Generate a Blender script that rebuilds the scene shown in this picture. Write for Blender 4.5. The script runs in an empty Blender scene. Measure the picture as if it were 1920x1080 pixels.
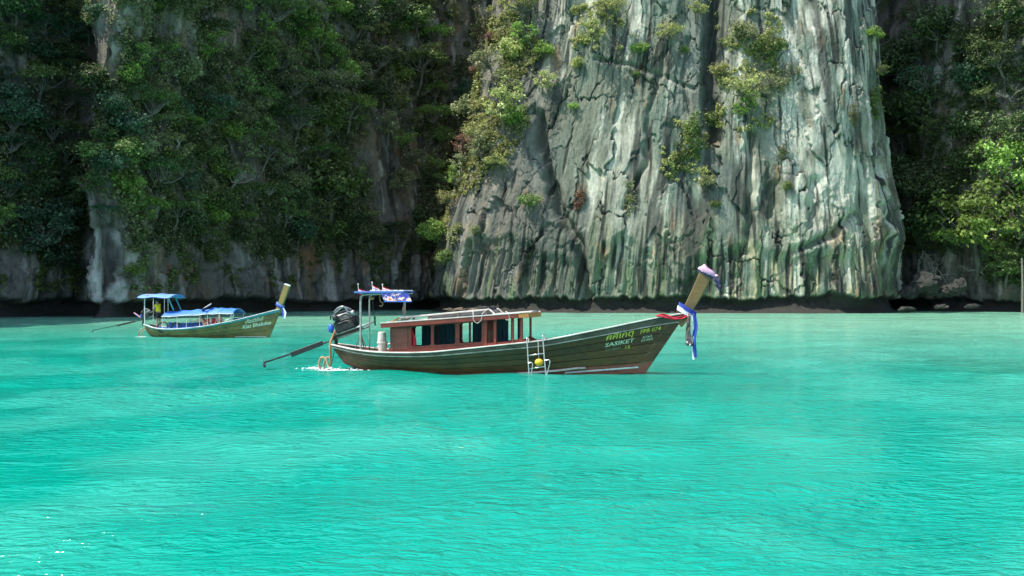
import bpy, bmesh, math, random
import numpy as np
from mathutils import Vector, Matrix
from mathutils.bvhtree import BVHTree

S = bpy.context.scene
COL = S.collection
R = math.radians

# ------------------------------------------------------------------ camera, sky, sun, exposure
FPX, HY, CAM_H = 2059.0, 555.0, 2.4            # focal length and horizon row in a 1920 px wide frame, eye height
cam_d = bpy.data.cameras.new('camera')
cam_d.sensor_width = 36.0
cam_d.lens = FPX / 1920 * 36.0
cam_d.clip_start, cam_d.clip_end = 0.1, 3000
cam = bpy.data.objects.new('camera', cam_d)
COL.objects.link(cam)
cam.location = (0, 0, CAM_H)
cam.rotation_euler = (R(90) + math.atan((HY - 540) / FPX), 0, 0)
S.camera = cam

SUN_AZ, SUN_EL = R(-107), R(60)                 # azimuth from the view direction (+Y), negative = left
sun_dir = Vector((math.cos(SUN_EL) * math.sin(SUN_AZ), math.cos(SUN_EL) * math.cos(SUN_AZ), math.sin(SUN_EL)))
W = bpy.data.worlds.new('World'); S.world = W
W.use_nodes = True
wn = W.node_tree
sky = wn.nodes.new('ShaderNodeTexSky')
sky.sky_type = 'NISHITA'; sky.sun_disc = False
sky.sun_elevation = SUN_EL; sky.sun_rotation = SUN_AZ
sky.air_density, sky.dust_density, sky.ozone_density = 1.0, 1.5, 1.0
bg = wn.nodes['Background']
bg.inputs['Strength'].default_value = 0.15
wn.links.new(sky.outputs[0], bg.inputs[0])
sl = bpy.data.lights.new('sun', 'SUN')
sl.energy, sl.angle, sl.color = 3.7, R(0.53), (1.0, 0.95, 0.86)
sun = bpy.data.objects.new('sun', sl); COL.objects.link(sun)
sun.rotation_euler = sun_dir.to_track_quat('Z', 'Y').to_euler()
sun.location = (-60, 0, 120)

S.view_settings.view_transform = 'Standard'
S.view_settings.look = 'None'
S.view_settings.exposure = 0.92
S.view_settings.gamma = 1
S.view_settings.use_curve_mapping = False
S.render.engine = 'CYCLES'
S.cycles.max_bounces = 6
S.cycles.diffuse_bounces = 4
S.cycles.volume_bounces = 1
S.cycles.glossy_bounces = 3
S.cycles.transmission_bounces = 3
S.cycles.transparent_max_bounces = 4
S.cycles.sample_clamp_indirect = 6
S.cycles.use_denoising = True

rng = np.random.default_rng(7)
rnd = random.Random(7)

# ------------------------------------------------------------------ helpers
def link(o, parent=None):
    COL.objects.link(o)
    if parent is not None:
        o.parent = parent
    return o

def tag(o, label=None, cat=None, group=None, kind=None):
    for k, v in (('label', label), ('category', cat), ('group', group), ('kind', kind)):
        if v:
            o[k] = v
    return o

def empty(name, loc=(0, 0, 0), rz=0.0):
    o = bpy.data.objects.new(name, None)
    o.empty_display_size = 0.3
    link(o); o.location = loc; o.rotation_euler = (0, 0, rz)
    return o

def mesh_np(name, V, F, mats=(), smooth=True, uniform=None):
    """V: (n,3) array; F: (m,k) index array of one polygon size, or a list of tuples."""
    me = bpy.data.meshes.new(name)
    if isinstance(F, np.ndarray):
        V = np.asarray(V, np.float32); k = F.shape[1]
        me.vertices.add(len(V)); me.vertices.foreach_set('co', V.ravel())
        me.loops.add(F.size); me.loops.foreach_set('vertex_index', F.astype(np.int32).ravel())
        me.polygons.add(len(F)); me.polygons.foreach_set('loop_start', np.arange(0, F.size, k, dtype=np.int32))
        me.update(calc_edges=True)
    else:
        me.from_pydata([tuple(v) for v in V], [], F)
    if smooth:
        me.polygons.foreach_set('use_smooth', np.ones(len(me.polygons), dtype=bool))
    for m in mats:
        me.materials.append(m)
    me.validate()
    return me

def obj(name, me, parent=None):
    return link(bpy.data.objects.new(name, me), parent)

def set_color(me, arr):
    a = me.color_attributes.new('tint', 'FLOAT_COLOR', 'POINT')
    c = np.ones((len(arr), 4), np.float32); c[:, :3] = arr
    a.data.foreach_set('color', c.ravel())

# --- numpy noise
_G = np.random.default_rng(99).normal(size=(512, 3)); _G /= np.linalg.norm(_G, axis=1)[:, None]
def _h(i, j, k, seed):
    h = (i * 73856093) ^ (j * 19349663) ^ (k * 83492791) ^ (seed * 2654435761 % 2147483647)
    h = (h ^ (h >> 13)) * 1274126177
    return (h ^ (h >> 16)) & 0x7fffffff
def gn(x, y, z, seed=0):
    x, y, z = np.broadcast_arrays(np.asarray(x, float), np.asarray(y, float), np.asarray(z, float))
    xi, yi, zi = np.floor(x).astype(np.int64), np.floor(y).astype(np.int64), np.floor(z).astype(np.int64)
    fx, fy, fz = x - xi, y - yi, z - zi
    u, v, w = (t * t * t * (t * (t * 6 - 15) + 10) for t in (fx, fy, fz))
    out = 0
    for a in (0, 1):
        for b in (0, 1):
            for c in (0, 1):
                g = _G[_h(xi + a, yi + b, zi + c, seed) % 512]
                d = g[..., 0] * (fx - a) + g[..., 1] * (fy - b) + g[..., 2] * (fz - c)
                out = out + d * (u if a else 1 - u) * (v if b else 1 - v) * (w if c else 1 - w)
    return out * 1.6
def fbm(x, y, z, o=4, seed=0, g=0.5):
    s, a, n = 0, 1.0, 0
    for i in range(o):
        s = s + a * gn(x * 2 ** i, y * 2 ** i, z * 2 ** i, seed + i * 17); n += a; a *= g
    return s / n
def ridge(x, y, z, o=3, seed=0):
    s, a, n = 0, 1.0, 0
    for i in range(o):
        s = s + a * (1 - np.abs(gn(x * 2 ** i, y * 2 ** i, z * 2 ** i, seed + i * 17)) * 2); n += a; a *= 0.5
    return s / n
def worley(u, v, seed=0):
    ui, vi = np.floor(u).astype(np.int64), np.floor(v).astype(np.int64)
    f1 = np.full(u.shape, 9.0); f2 = f1.copy(); cid = np.zeros(u.shape, np.int64)
    for a in (-1, 0, 1):
        for b in (-1, 0, 1):
            h = _h(ui + a, vi + b, ui * 0, seed)
            d = np.hypot(ui + a + (h % 1000) / 1000 - u, vi + b + (h // 1000 % 1000) / 1000 - v)
            n = d < f1
            f2 = np.where(n, f1, np.minimum(f2, d)); cid = np.where(n, h, cid); f1 = np.where(n, d, f1)
    return f1, f2, (cid // 7 % 1009) / 1009.0
def sst(a, b, x):
    t = np.clip((x - a) / (b - a), 0, 1)
    return t * t * (3 - 2 * t)
def mixc(c, col, m):
    return c * (1 - m[..., None]) + np.array(col) * m[..., None]
def polydist(px, py, pts):
    """distance in picture-size units from points to a polyline, and the position along it (0..1)"""
    best = np.full(px.shape, 1e9); tt = np.zeros(px.shape); n = len(pts) - 1
    for i in range(n):
        (x0, y0), (x1, y1) = pts[i], pts[i + 1]
        L2 = (x1 - x0) ** 2 + (y1 - y0) ** 2
        t = np.clip(((px - x0) * (x1 - x0) + (py - y0) * (y1 - y0)) / L2, 0, 1)
        d = np.hypot(px - x0 - t * (x1 - x0), py - y0 - t * (y1 - y0))
        m = d < best
        best = np.where(m, d, best); tt = np.where(m, (i + t) / n, tt)
    return best, tt

# --- shader helpers
def new_mat(name):
    m = bpy.data.materials.new(name); m.use_nodes = True
    return m, m.node_tree, m.node_tree.nodes['Principled BSDF']
def nd(nt, t, **kw):
    n = nt.nodes.new('ShaderNode' + t)
    for k, v in kw.items():
        if k in n.inputs:
            n.inputs[k].default_value = v
        else:
            setattr(n, k, v)
    return n
def mapping(nt, scale, coord='Object'):
    tc = nd(nt, 'TexCoord'); mp = nd(nt, 'Mapping')
    mp.inputs['Scale'].default_value = scale
    nt.links.new(tc.outputs[coord], mp.inputs['Vector'])
    return mp.outputs['Vector']
def mixrgb(nt, a, b, fac, mode='MIX'):
    n = nd(nt, 'Mix', data_type='RGBA', blend_type=mode)
    for s, v in ((n.inputs[6], a), (n.inputs[7], b), (n.inputs[0], fac)):
        if hasattr(v, 'links'):
            nt.links.new(v, s)
        else:
            s.default_value = (*v, 1) if isinstance(v, tuple) and len(v) == 3 else v
    return n.outputs[2]
def ramp(nt, fac, stops):
    n = nd(nt, 'ValToRGB'); cr = n.color_ramp
    while len(cr.elements) < len(stops):
        cr.elements.new(0.5)
    for e, (p, c) in zip(cr.elements, stops):
        e.position = p; e.color = (*c, 1) if len(c) == 3 else c
    nt.links.new(fac, n.inputs[0])
    return n.outputs[0]
def noise_tex(nt, vec, scale, detail=4, rough=0.55, dist=0.0):
    n = nd(nt, 'TexNoise', Scale=scale, Detail=detail, Roughness=rough, Distortion=dist)
    nt.links.new(vec, n.inputs['Vector'])
    return n.outputs['Fac']

def surf_mat(name, col, rough=0.6, var=0.25, scale=6.0, metal=0.0, stretch=(1, 1, 1), bump=0.0, dirt=None, spec=0.5):
    """plain procedural surface: colour with noise variation, optional dirt colour and bump"""
    m, nt, p = new_mat(name)
    v = mapping(nt, stretch)
    f = noise_tex(nt, v, scale, 5)
    lo = tuple(c * (1 - var) for c in col); hi = tuple(min(1, c * (1 + var)) for c in col)
    c = ramp(nt, f, [(0.3, lo), (0.7, hi)])
    if dirt:
        f2 = noise_tex(nt, v, scale * 0.37, 6, 0.65)
        c = mixrgb(nt, c, dirt, ramp(nt, f2, [(0.5, (0, 0, 0)), (0.68, (1, 1, 1))]))
    nt.links.new(c, p.inputs['Base Color'])
    p.inputs['Roughness'].default_value = rough
    p.inputs['Metallic'].default_value = metal
    p.inputs['Specular IOR Level'].default_value = spec
    if bump:
        b = nd(nt, 'Bump', Strength=bump, Distance=0.02)
        nt.links.new(f, b.inputs['Height']); nt.links.new(b.outputs[0], p.inputs['Normal'])
    return m
# ------------------------------------------------------------------ rock
def rock_material():
    m, nt, p = new_mat('limestone')
    at = nd(nt, 'Attribute', attribute_name='tint')
    v = mapping(nt, (1, 1, 0.35)); v2 = mapping(nt, (1, 1, 1))
    f = noise_tex(nt, v, 3.2, 9, 0.75)
    c = mixrgb(nt, at.outputs['Color'], ramp(nt, f, [(0.28, (0.5, 0.51, 0.5)), (0.5, (0.95, 0.95, 0.95)), (0.72, (1.32, 1.32, 1.28))]), 1.0, 'MULTIPLY')
    nt.links.new(c, p.inputs['Base Color'])
    p.inputs['Roughness'].default_value = 0.88
    p.inputs['Specular IOR Level'].default_value = 0.25
    vo = nd(nt, 'TexVoronoi', feature='DISTANCE_TO_EDGE', Scale=1.1)
    nz = nd(nt, 'TexNoise', Scale=1.5, Detail=3.0)
    nt.links.new(v2, nz.inputs['Vector'])
    wv = nd(nt, 'VectorMath', operation='ADD')
    mp = mapping(nt, (1, 1, 0.55))
    nt.links.new(mp, wv.inputs[0]); nt.links.new(nz.outputs['Color'], wv.inputs[1])
    nt.links.new(wv.outputs[0], vo.inputs['Vector'])
    cr = ramp(nt, vo.outputs['Distance'], [(0.0, (0, 0, 0)), (0.06, (1, 1, 1))])
    f3 = noise_tex(nt, v2, 5.5, 8, 0.7)
    b1 = nd(nt, 'Bump', Strength=0.3, Distance=0.2); nt.links.new(cr, b1.inputs['Height'])
    b2 = nd(nt, 'Bump', Strength=0.75, Distance=0.26); nt.links.new(f3, b2.inputs['Height']); nt.links.new(b1.outputs[0], b2.inputs['Normal'])
    nt.links.new(b2.outputs[0], p.inputs['Normal'])
    return m
M_ROCK = rock_material()

def grid_faces(ns, nz, closed=False):
    i = np.arange(ns if closed else ns - 1)[:, None]; j = np.arange(nz - 1)[None, :]
    a = i * nz + j; b = ((i + 1) % ns) * nz + j
    return np.stack([a, b, b + 1, a + 1], -1).reshape(-1, 4)

def resample(pts, ds):
    P = np.array(pts, float); out = []
    for i in range(len(P) - 1):
        p0, p1, p2, p3 = P[max(i - 1, 0)], P[i], P[i + 1], P[min(i + 2, len(P) - 1)]
        t = np.linspace(0, 1, 60, endpoint=False)[:, None]
        out.append(0.5 * (2 * p1 + (p2 - p0) * t + (2 * p0 - 5 * p1 + 4 * p2 - p3) * t ** 2 + (3 * p1 - p0 - 3 * p2 + p3) * t ** 3))
    C = np.vstack(out + [P[-1:]])
    L = np.r_[0, np.cumsum(np.hypot(*np.diff(C, axis=0).T))]
    s = np.linspace(0, L[-1], int(L[-1] / ds) + 1)
    return np.stack([np.interp(s, L, C[:, 0]), np.interp(s, L, C[:, 1])], 1), s

def topx(X, Y, Z):
    return 960 + FPX * X / Y, HY - FPX * (Z - CAM_H) / Y

def ray(px, py):
    return Vector(((px - 960) / FPX, 1.0, -(py - HY) / FPX)).normalized()

# ---- the long back cliff (left wall, gully behind the buttress, right recess) : one surface
plan = [(-70, 70), (-67, 96), (-62.5, 110), (-58, 119), (-54.5, 127), (-51.5, 132), (-48.8, 129), (-47.0, 121.5), (-44.0, 123), (-41.5, 137),
        (-37.5, 154), (-32, 169), (-25, 180), (-18, 189), (-9, 200), (8, 208), (30, 210), (52, 206), (60, 198),
        (64, 186), (67, 176), (71, 170), (78, 164), (88, 152), (97, 130), (102, 105), (104, 75)]
PL, SS = resample(plan, 0.34)
T = np.gradient(PL, axis=0); 
for _ in range(30):
    T[1:-1] = (T[:-2] + T[2:] + T[1:-1]) / 3
T /= np.linalg.norm(T, axis=1)[:, None]
NN = np.stack([T[:, 1], -T[:, 0]], 1)
zc = np.r_[np.arange(-1.5, 12, 0.24), np.arange(12, 46, 0.34), np.arange(46, 74, 0.9)]
ns, nz = len(SS), len(zc)
s_, z_ = np.meshgrid(SS, zc, indexing='ij')
X0, Y0 = PL[:, 0][:, None] + 0 * z_, PL[:, 1][:, None] + 0 * z_
def wall_relief(s, z, X, Y, seed, rough=1.0):
    d = 3.2 * fbm(X / 15, Y / 15, z / 26, 3, seed)
    wx = 1.3 * gn(X / 5, Y / 5, z / 9, seed + 5)
    d = d + 1.1 * (ridge(s / 4.2 + wx * .3, z / 26, 0.3, 3, seed + 1) - 0.5)
    f1, f2, cid = worley(s / 3.0 + wx * .5, z / 5.5 + .4 * gn(X / 3, Y / 3, z / 3, seed + 8), seed + 2)
    e = f2 - f1
    d = d + rough * (0.9 * (cid - .5) * sst(0.0, 0.12, e) - 0.45 * (1 - sst(0, 0.09, e)))
    f1, f2, cid2 = worley(s / 1.05 + wx, z / 1.7, seed + 3)
    d = d + rough * (0.32 * (cid2 - .5) - 0.22 * (1 - sst(0, 0.12, f2 - f1)))
    d = d + rough * 0.40 * fbm(X / 1.3, Y / 1.3, z / 2.0, 4, seed + 4)
    return d, e
def notch(s, z, X, Y, seed, h=2.5, depth=2.6):
    hh = h + 0.75 * gn(s / 6, 0.2, 0.7, seed) + 0.8 * np.abs(gn(s / 1.1, 0.5, 0.1, seed + 1))
    return -depth * (1 - sst(0.72, 1.05, z / hh)) + 1.5 * (1 - sst(-.5, .9, z)), hh
D, E = wall_relief(s_, z_, X0, Y0, 11)
wpx, wpy = topx(X0, Y0, z_)
nt_, hh = notch(s_, z_, X0, Y0, 40, 1.8, 2.0)
D = D * sst(0.2, 2.5, z_) + nt_ * (1 - .75 * np.exp(-((wpx - 205) / 45) ** 2))
drap = sst(2.2, 3.6, z_) * (1 - sst(8, 15, z_))
D = D + drap * 0.75 * (ridge(s_ / 1.7, z_ / 16, .4, 2, 61) - .4)
setb = np.where(z_ < 30, 0.10 * z_, 3.0 + 0.16 * (z_ - 30)) - 1.2 * sst(10, 16, z_) * (1 - sst(16, 26, z_))
PX = X0 + NN[:, 0][:, None] * (D - setb); PY = Y0 + NN[:, 1][:, None] * (D - setb)
Vw = np.stack([PX, PY, z_], -1)
c = np.ones(z_.shape + (3,)) * np.array((0.165, 0.16, 0.135))
c = mixc(c, (0.42, 0.41, 0.36), sst(0.10, 0.42, fbm(s_ / 2.2, z_ / 16, 0.2, 4, 71)))
c = mixc(c, (0.21, 0.16, 0.10), sst(0.02, 0.36, fbm(s_ / 4, z_ / 9, 0.6, 3, 72)) * 0.85)
c = mixc(c, (0.30, 0.17, 0.09), sst(0.28, 0.5, fbm(s_ / 2.4, z_ / 8, 0.9, 3, 73)) * 0.75)
c = mixc(c, (0.035, 0.038, 0.034), sst(0.06, 0.36, fbm(s_ / 1.1, z_ / 14, 0.4, 4, 74)) * 0.9)
c = mixc(c, (0.50, 0.48, 0.42), sst(0.22, 0.42, fbm(s_ / .8, z_ / 9, 0.8, 3, 79)) * .7)
c = mixc(c, (0.05, 0.085, 0.035), sst(0.1, 0.5, fbm(s_ / 3, z_ / 3, 0.1, 3, 75)) * 0.6)
c = mixc(c, (0.58, 0.58, 0.55), sst(150, 175, wpx) * (1 - sst(225, 262, wpx)) * sst(420, 450, wpy) * sst(-.3, .1, gn(s_ / 1.5, z_ / 3, .2, 76)) * .9)
c = mixc(c, (0.50, 0.50, 0.48), np.exp(-((wpx - 425) / 26) ** 2 - ((wpy - 52) / 26) ** 2) * .9)
c = mixc(c, (0.34, 0.18, 0.09), np.exp(-((wpx - 592) / 26) ** 2 - ((wpy - 487) / 26) ** 2) * sst(-.2, .2, gn(s_ / .9, z_ / 5, .2, 78)) * .9)
c = mixc(c, (0.36, 0.16, 0.11), np.exp(-((wpx - 152) / 9) ** 2 - ((wpy - 125) / 40) ** 2) * .8)
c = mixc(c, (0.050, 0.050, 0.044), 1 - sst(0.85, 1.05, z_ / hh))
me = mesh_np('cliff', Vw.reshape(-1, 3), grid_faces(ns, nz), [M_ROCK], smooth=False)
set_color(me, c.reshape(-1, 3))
cliff = tag(obj('cliff', me), kind='structure')
cliff_bvh = BVHTree.FromPolygons([tuple(v) for v in Vw[::2, ::2].reshape(-1, 3)], [tuple(f) for f in grid_faces(len(SS[::2]), len(zc[::2]))])

# ---- the sunlit buttress standing in front of it : a closed tower
NS = 1150
th = np.linspace(0, 2 * np.pi, 4000, endpoint=False)
ex = 3.4
cx, cy = np.cos(th), np.sin(th)
sx = np.sign(cx) * np.abs(cx) ** (2 / ex); sy = np.sign(cy) * np.abs(cy) ** (2 / ex)
q = np.stack([sx * 32.0, sy * 22.0], 1)
L = np.r_[0, np.cumsum(np.hypot(*np.diff(np.vstack([q, q[:1]]), axis=0).T))]
front = np.interp(np.linspace(0, L[-1], 4000), L[:-1], -q[:, 1] / 22.0 + 0.25 * 0)
wgt = 0.35 + np.clip(front, 0, 1) * 2.0                       # finer columns on the side that faces the lagoon
cw = np.cumsum(wgt); sl_ = np.interp(np.linspace(0, cw[-1], NS, endpoint=False), cw, np.linspace(0, L[-1], 4000))
qx = np.interp(sl_, L, np.r_[q[:, 0], q[0, 0]]); qy = np.interp(sl_, L, np.r_[q[:, 1], q[0, 1]])
zb = np.r_[np.arange(-1.5, 46, 0.155), np.arange(46, 92, 0.7)]
s_, z_ = np.meshgrid(sl_, zb, indexing='ij')
BY, BX, BROT = 175.5, 23.6, R(-11)
def tower(z):
    t = np.where(z < 44, z, 44 + (z - 44) * 0.35)  # tapers less above the frame so the tall top shades the right recess
    sx_ = (36.2 - 0.13 * t - 0.0008 * t ** 2) / 32.0
    sy_ = (22 - 0.14 * t - 0.0012 * t ** 2) / 22.0
    ofx = 0.062 * t
    return sx_, sy_, ofx
a, b, o = tower(z_)
lx, ly = qx[:, None] * a + o, np.where(qy[:, None] > 0, qy[:, None] * 1.45, qy[:, None] * b)
# outward normal of the plan
dx, dy = np.gradient(qx), np.gradient(qy)
nx, ny = dy, -dx
for _ in range(6):
    nx = (np.roll(nx, 1) + nx + np.roll(nx, -1)) / 3; ny = (np.roll(ny, 1) + ny + np.roll(ny, -1)) / 3
nl = np.hypot(nx, ny); nx, ny = nx / nl, ny / nl
cr_, sr_ = math.cos(BROT), math.sin(BROT)
def b_world(lx, ly):
    return BX + lx * cr_ - ly * sr_, BY + lx * sr_ + ly * cr_
X0, Y0 = b_world(lx, ly)
NXb, NYb = nx * cr_ - ny * sr_, nx * sr_ + ny * cr_
wpx, wpy = topx(X0, Y0, z_)
facing = sst(0.0, 0.3, -NYb)[:, None] + 0 * z_
D = 1.7 * fbm(X0 / 13, Y0 / 13, z_ / 30, 3, 21)
wx = gn(X0 / 4, Y0 / 4, z_ / 8, 22)
D = D + 0.85 * (ridge(s_ / 8.0 + .1 * wx, z_ / 44, 0.3, 2, 23) - .5)
smoothzone = np.clip(sst(-.05, 0.25, gn(s_ / 9, z_ / 16, .2, 77) + 0.22) + .8 * np.exp(-((wpx - 1160) / 75) ** 2 - ((wpy - 320) / 150) ** 2), 0, 1)
jx, jz = .22 * gn(s_ / 1.4, z_ / 1.8, .3, 35) + .08 * gn(s_ / .5, z_ / .6, .3, 34), .22 * gn(s_ / 1.4, z_ / 1.8, .8, 36) + .08 * gn(s_ / .5, z_ / .6, .8, 33)
f1, f2, cid = worley(s_ / 3.4 + .3 * wx + jx, z_ / 7.5 + .2 * wx + jz, 24)       # big slabs split by joints
e1 = f2 - f1
crk = sst(-.15, .2, gn(s_ / 5, z_ / 6, .9, 37))
D = D + 0.85 * (cid - .5) * sst(0, 0.05, e1) - 0.55 * (1 - sst(0, 0.035, e1)) * crk
f1, f2, cid2 = worley(s_ / 1.5 + .2 * wx + jx * 1.6, z_ / 2.1 + .2 * wx + jz * 1.6, 25)
D = D + (1 - .85 * smoothzone) * (0.30 * (cid2 - .5) * sst(0, .07, f2 - f1) - 0.17 * (1 - sst(0, 0.06, f2 - f1)))
f1, f2, cid3 = worley(s_ / .6 + jx * 2, z_ / 1.5 + jz * 2, 47)
D = D + (1 - .75 * smoothzone) * 0.17 * (cid3 - .5)
D = D + (0.25 - .10 * smoothzone) * fbm(X0 / 1.1, Y0 / 1.1, z_ / 2.0, 5, 26, .6)
D = D + 0.14 * (ridge(s_ / 1.3 + .12 * wx, z_ / 12, 0.8, 2, 27) - .5)
hang = 9.5 + 3.0 * gn(s_ / 7, .3, .3, 28) + 1.2 * gn(s_ / 2.2, .3, .3, 29)   # where the overhang begins
under = 1 - sst(hang - 1.6, hang + 0.2, z_)
D = D - 0.8 * under * sst(-.25, .15, gn(s_ / 9, .9, .2, 30) + .1)
D = D + sst(2.0, 3.4, z_) * under * (0.62 * (ridge(s_ / 1.15 + .15 * wx, z_ / 22, .4, 2, 31) - .45) + .25 * (ridge(s_ / .5, z_ / 14, .7, 1, 32) - .5))
nt_, hh = notch(s_, z_, X0, Y0, 50, 2.15, 1.6)
D = D * sst(0.3, 2.6, z_) + nt_
def crack(pts, w, depth, soft=1.0):
    d, t = polydist(wpx + 6 * gn(X0 / 1.5, Y0 / 1.5, z_ / 2, 33), wpy, pts)
    return -depth * np.exp(-(d / w) ** 2 * soft) * facing
D = D + crack([(1008, 215), (1020, 300), (1050, 400), (1085, 455), (1100, 555)], 9, 2.6)
D = D + crack([(1345, -80), (1335, 60), (1330, 150), (1340, 260)], 13, 2.6)
D = D + crack([(1250, 90), (1215, 210), (1215, 300), (1170, 390)], 5, 1.0)
D = D + crack([(1412, 250), (1408, 360), (1400, 470)], 7, 1.5)
D = D + crack([(1525, 340), (1520, 420)], 9, 1.0) + crack([(1455, 345), (1450, 400)], 10, 1.2)
D = D + crack([(1490, 470), (1560, 440), (1600, 400)], 7, 1.3)
D = D + crack([(1655, 390), (1662, 470), (1668, 560)], 7, 2.0) + crack([(1640, 200), (1655, 330)], 5, 1.0)
D = D + crack([(1120, 110), (1200, 125), (1300, 165)], 4, 0.6) + crack([(1290, 70), (1280, 150), (1300, 230)], 4, 0.7)
D = D + 1.6 * np.exp(-((wpx - 1668) / 24) ** 2 - ((wpy - 440) / 70) ** 2) * facing
PX = X0 + NXb[:, None] * D; PY = Y0 + NYb[:, None] * D
Vb = np.stack([PX, PY, z_], -1)
# mineral staining and tone zones; chimney and mid-face shade put into the colour
c = np.ones(z_.shape + (3,)) * np.array((0.185, 0.205, 0.155))
big = fbm(s_ / 8, z_ / 14, .1, 3, 81)
c = mixc(c, (0.15, 0.20, 0.155), sst(-.1, .3, big))
pale = sst(0.06, 0.34, fbm(s_ / 2.0 + .3 * wx, z_ / 13, .3, 4, 82) + .10 * sst(1430, 1500, wpx) * sst(560, 420, wpy))
c = mixc(c, (0.52, 0.54, 0.44), pale * .95)
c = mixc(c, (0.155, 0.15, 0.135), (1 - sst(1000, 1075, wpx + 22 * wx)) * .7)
c = mixc(c, (0.36, 0.31, 0.22), (1 - sst(880, 1000, wpx)) * sst(.1, .4, fbm(s_ / 1.7, z_ / 4, .6, 3, 83)) * .7)
low = 1 - sst(9, 15, z_ + 2.5 * wx)
c = mixc(c, (0.42, 0.40, 0.25), low * sst(-.05, .25, fbm(s_ / 1.6, z_ / 9, .4, 3, 84)) * sst(1080, 1200, wpx) * .9)
c = mixc(c, (0.145, 0.20, 0.105), low * sst(-.05, .3, fbm(s_ / 1.3, z_ / 8, .4, 3, 85)) * .8)
c = mixc(c, (0.30, 0.20, 0.11), sst(.26, .46, fbm(s_ / 2.2, z_ / 7, .7, 3, 86)) * .6)
c = mixc(c, (0.54, 0.56, 0.47), sst(1425, 1475, wpx + 16 * wx) * (1 - sst(1585, 1640, wpx)) * (1 - sst(330, 440, wpy + 30 * wx)) * sst(-.25, .1, gn(s_ / 1.6, z_ / 5, .3, 88)) * .75)
c = mixc(c, (0.48, 0.50, 0.42), np.exp(-((wpx - 1180) / 34) ** 2 - ((wpy - 330) / 90) ** 2) * .6 + np.exp(-((wpx - 1530) / 42) ** 2 - ((wpy - 400) / 60) ** 2) * .5)
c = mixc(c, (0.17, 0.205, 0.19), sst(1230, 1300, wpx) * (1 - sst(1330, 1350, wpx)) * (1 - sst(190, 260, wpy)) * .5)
c = mixc(c, (0.12, 0.145, 0.132), sst(1235, 1275, wpx + 14 * wx) * (1 - sst(1400, 1440, wpx + 14 * wx)) * sst(270, 310, wpy) * (1 - sst(430, 480, wpy)) * sst(-.3, .15, gn(s_ / 2.4, z_ / 4, .3, 99)) * .75)  # shade of the cracked mid face, put into the colour as a dark zone
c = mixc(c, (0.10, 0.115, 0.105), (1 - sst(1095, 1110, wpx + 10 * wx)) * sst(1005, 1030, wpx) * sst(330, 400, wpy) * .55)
dk = sst(.12, .34, fbm(s_ / .95 + .3 * wx, z_ / 11, .2, 3, 87) + .12 * low - .06)
c = mixc(c, (0.035, 0.040, 0.035), dk * .95)
dk2 = sst(.18, .30, fbm(s_ / .55 + .1 * wx, z_ / 7, .2, 3, 89)) * sst(-.1, .25, gn(s_ / 6, z_ / 7, .6, 90) + .2 * low)
c = mixc(c, (0.03, 0.034, 0.03), dk2 * .6)
dk3 = sst(.10, .28, fbm(s_ / 2.4 + .15 * wx, z_ / 26, .2, 3, 189)) * sst(-.2, .2, gn(s_ / 5, z_ / 9, .6, 190))      # wide black weathering streaks
c = mixc(c, (0.045, 0.052, 0.046), dk3 * .85)
ck = (1 - sst(0, .045, e1)) * crk
c = mixc(c, (0.045, 0.045, 0.04), ck * .7)
c = mixc(c, (0.05, 0.055, 0.052), np.exp(-(polydist(wpx, wpy, [(1345, -80), (1332, 110), (1338, 250)])[0] / 20) ** 2) * .8)  # shade inside the chimney recess, painted along its line
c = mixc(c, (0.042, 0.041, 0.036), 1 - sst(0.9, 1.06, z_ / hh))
top = len(Vb.reshape(-1, 3))
F = grid_faces(NS, len(zb), True)
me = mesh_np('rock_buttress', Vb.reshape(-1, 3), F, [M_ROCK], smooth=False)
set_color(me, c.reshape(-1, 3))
butt = tag(obj('rock_buttress', me), kind='structure')
st = 3
ii = np.arange(0, NS, st); jj = np.arange(0, len(zb), st)
butt_bvh = BVHTree.FromPolygons([tuple(v) for v in Vb[ii][:, jj].reshape(-1, 3)], [tuple(f) for f in grid_faces(len(ii), len(jj), True)])
# its unseen top, out of frame; the tower is heightened to shade the recess
topc = np.array([Vb[:, -1, 0].mean(), Vb[:, -1, 1].mean(), 97.0])
ring = Vb[:, -1]
Vt = np.vstack([ring + (topc - ring) * k * np.array([1, 1, 1]) + np.array([0, 0, 1.2 * math.sin(k * 9)]) for k in np.linspace(0, .999, 10)])
me = mesh_np('buttress_summit', Vt, grid_faces(10, NS).reshape(-1, 4), [M_ROCK])
set_color(me, np.ones((len(Vt), 3)) * np.array((.1, .12, .08)))
tag(obj('buttress_summit', me), kind='structure')

# ---- water: one sheet, finest in front of the camera
M_WATER, nt, p = new_mat('lagoon_water')
at = nd(nt, 'Attribute', attribute_name='tint')
nt.links.new(at.outputs['Color'], p.inputs['Base Color'])
p.inputs['Roughness'].default_value = 0.10
p.inputs['Specular IOR Level'].default_value = 0.42
p.inputs['IOR'].default_value = 1.333
v = mapping(nt, (0.75, 1.25, 1))
n1 = noise_tex(nt, v, 1.6, 3, 0.5, 0.5)
n2 = noise_tex(nt, v, 4.6, 3, 0.55, 0.5)
b1 = nd(nt, 'Bump', Strength=0.28, Distance=0.22); nt.links.new(n1, b1.inputs['Height'])
b2 = nd(nt, 'Bump', Strength=0.9, Distance=0.17); nt.links.new(n2, b2.inputs['Height']); nt.links.new(b1.outputs[0], b2.inputs['Normal'])
gp = noise_tex(nt, mapping(nt, (1, .6, 1)), 0.16, 3, .6)
nt.links.new(ramp(nt, gp, [(.38, (.25, .25, .25)), (.62, (1, 1, 1))]), b2.inputs['Strength'])
nt.links.new(b2.outputs[0], p.inputs['Normal'])
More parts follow.
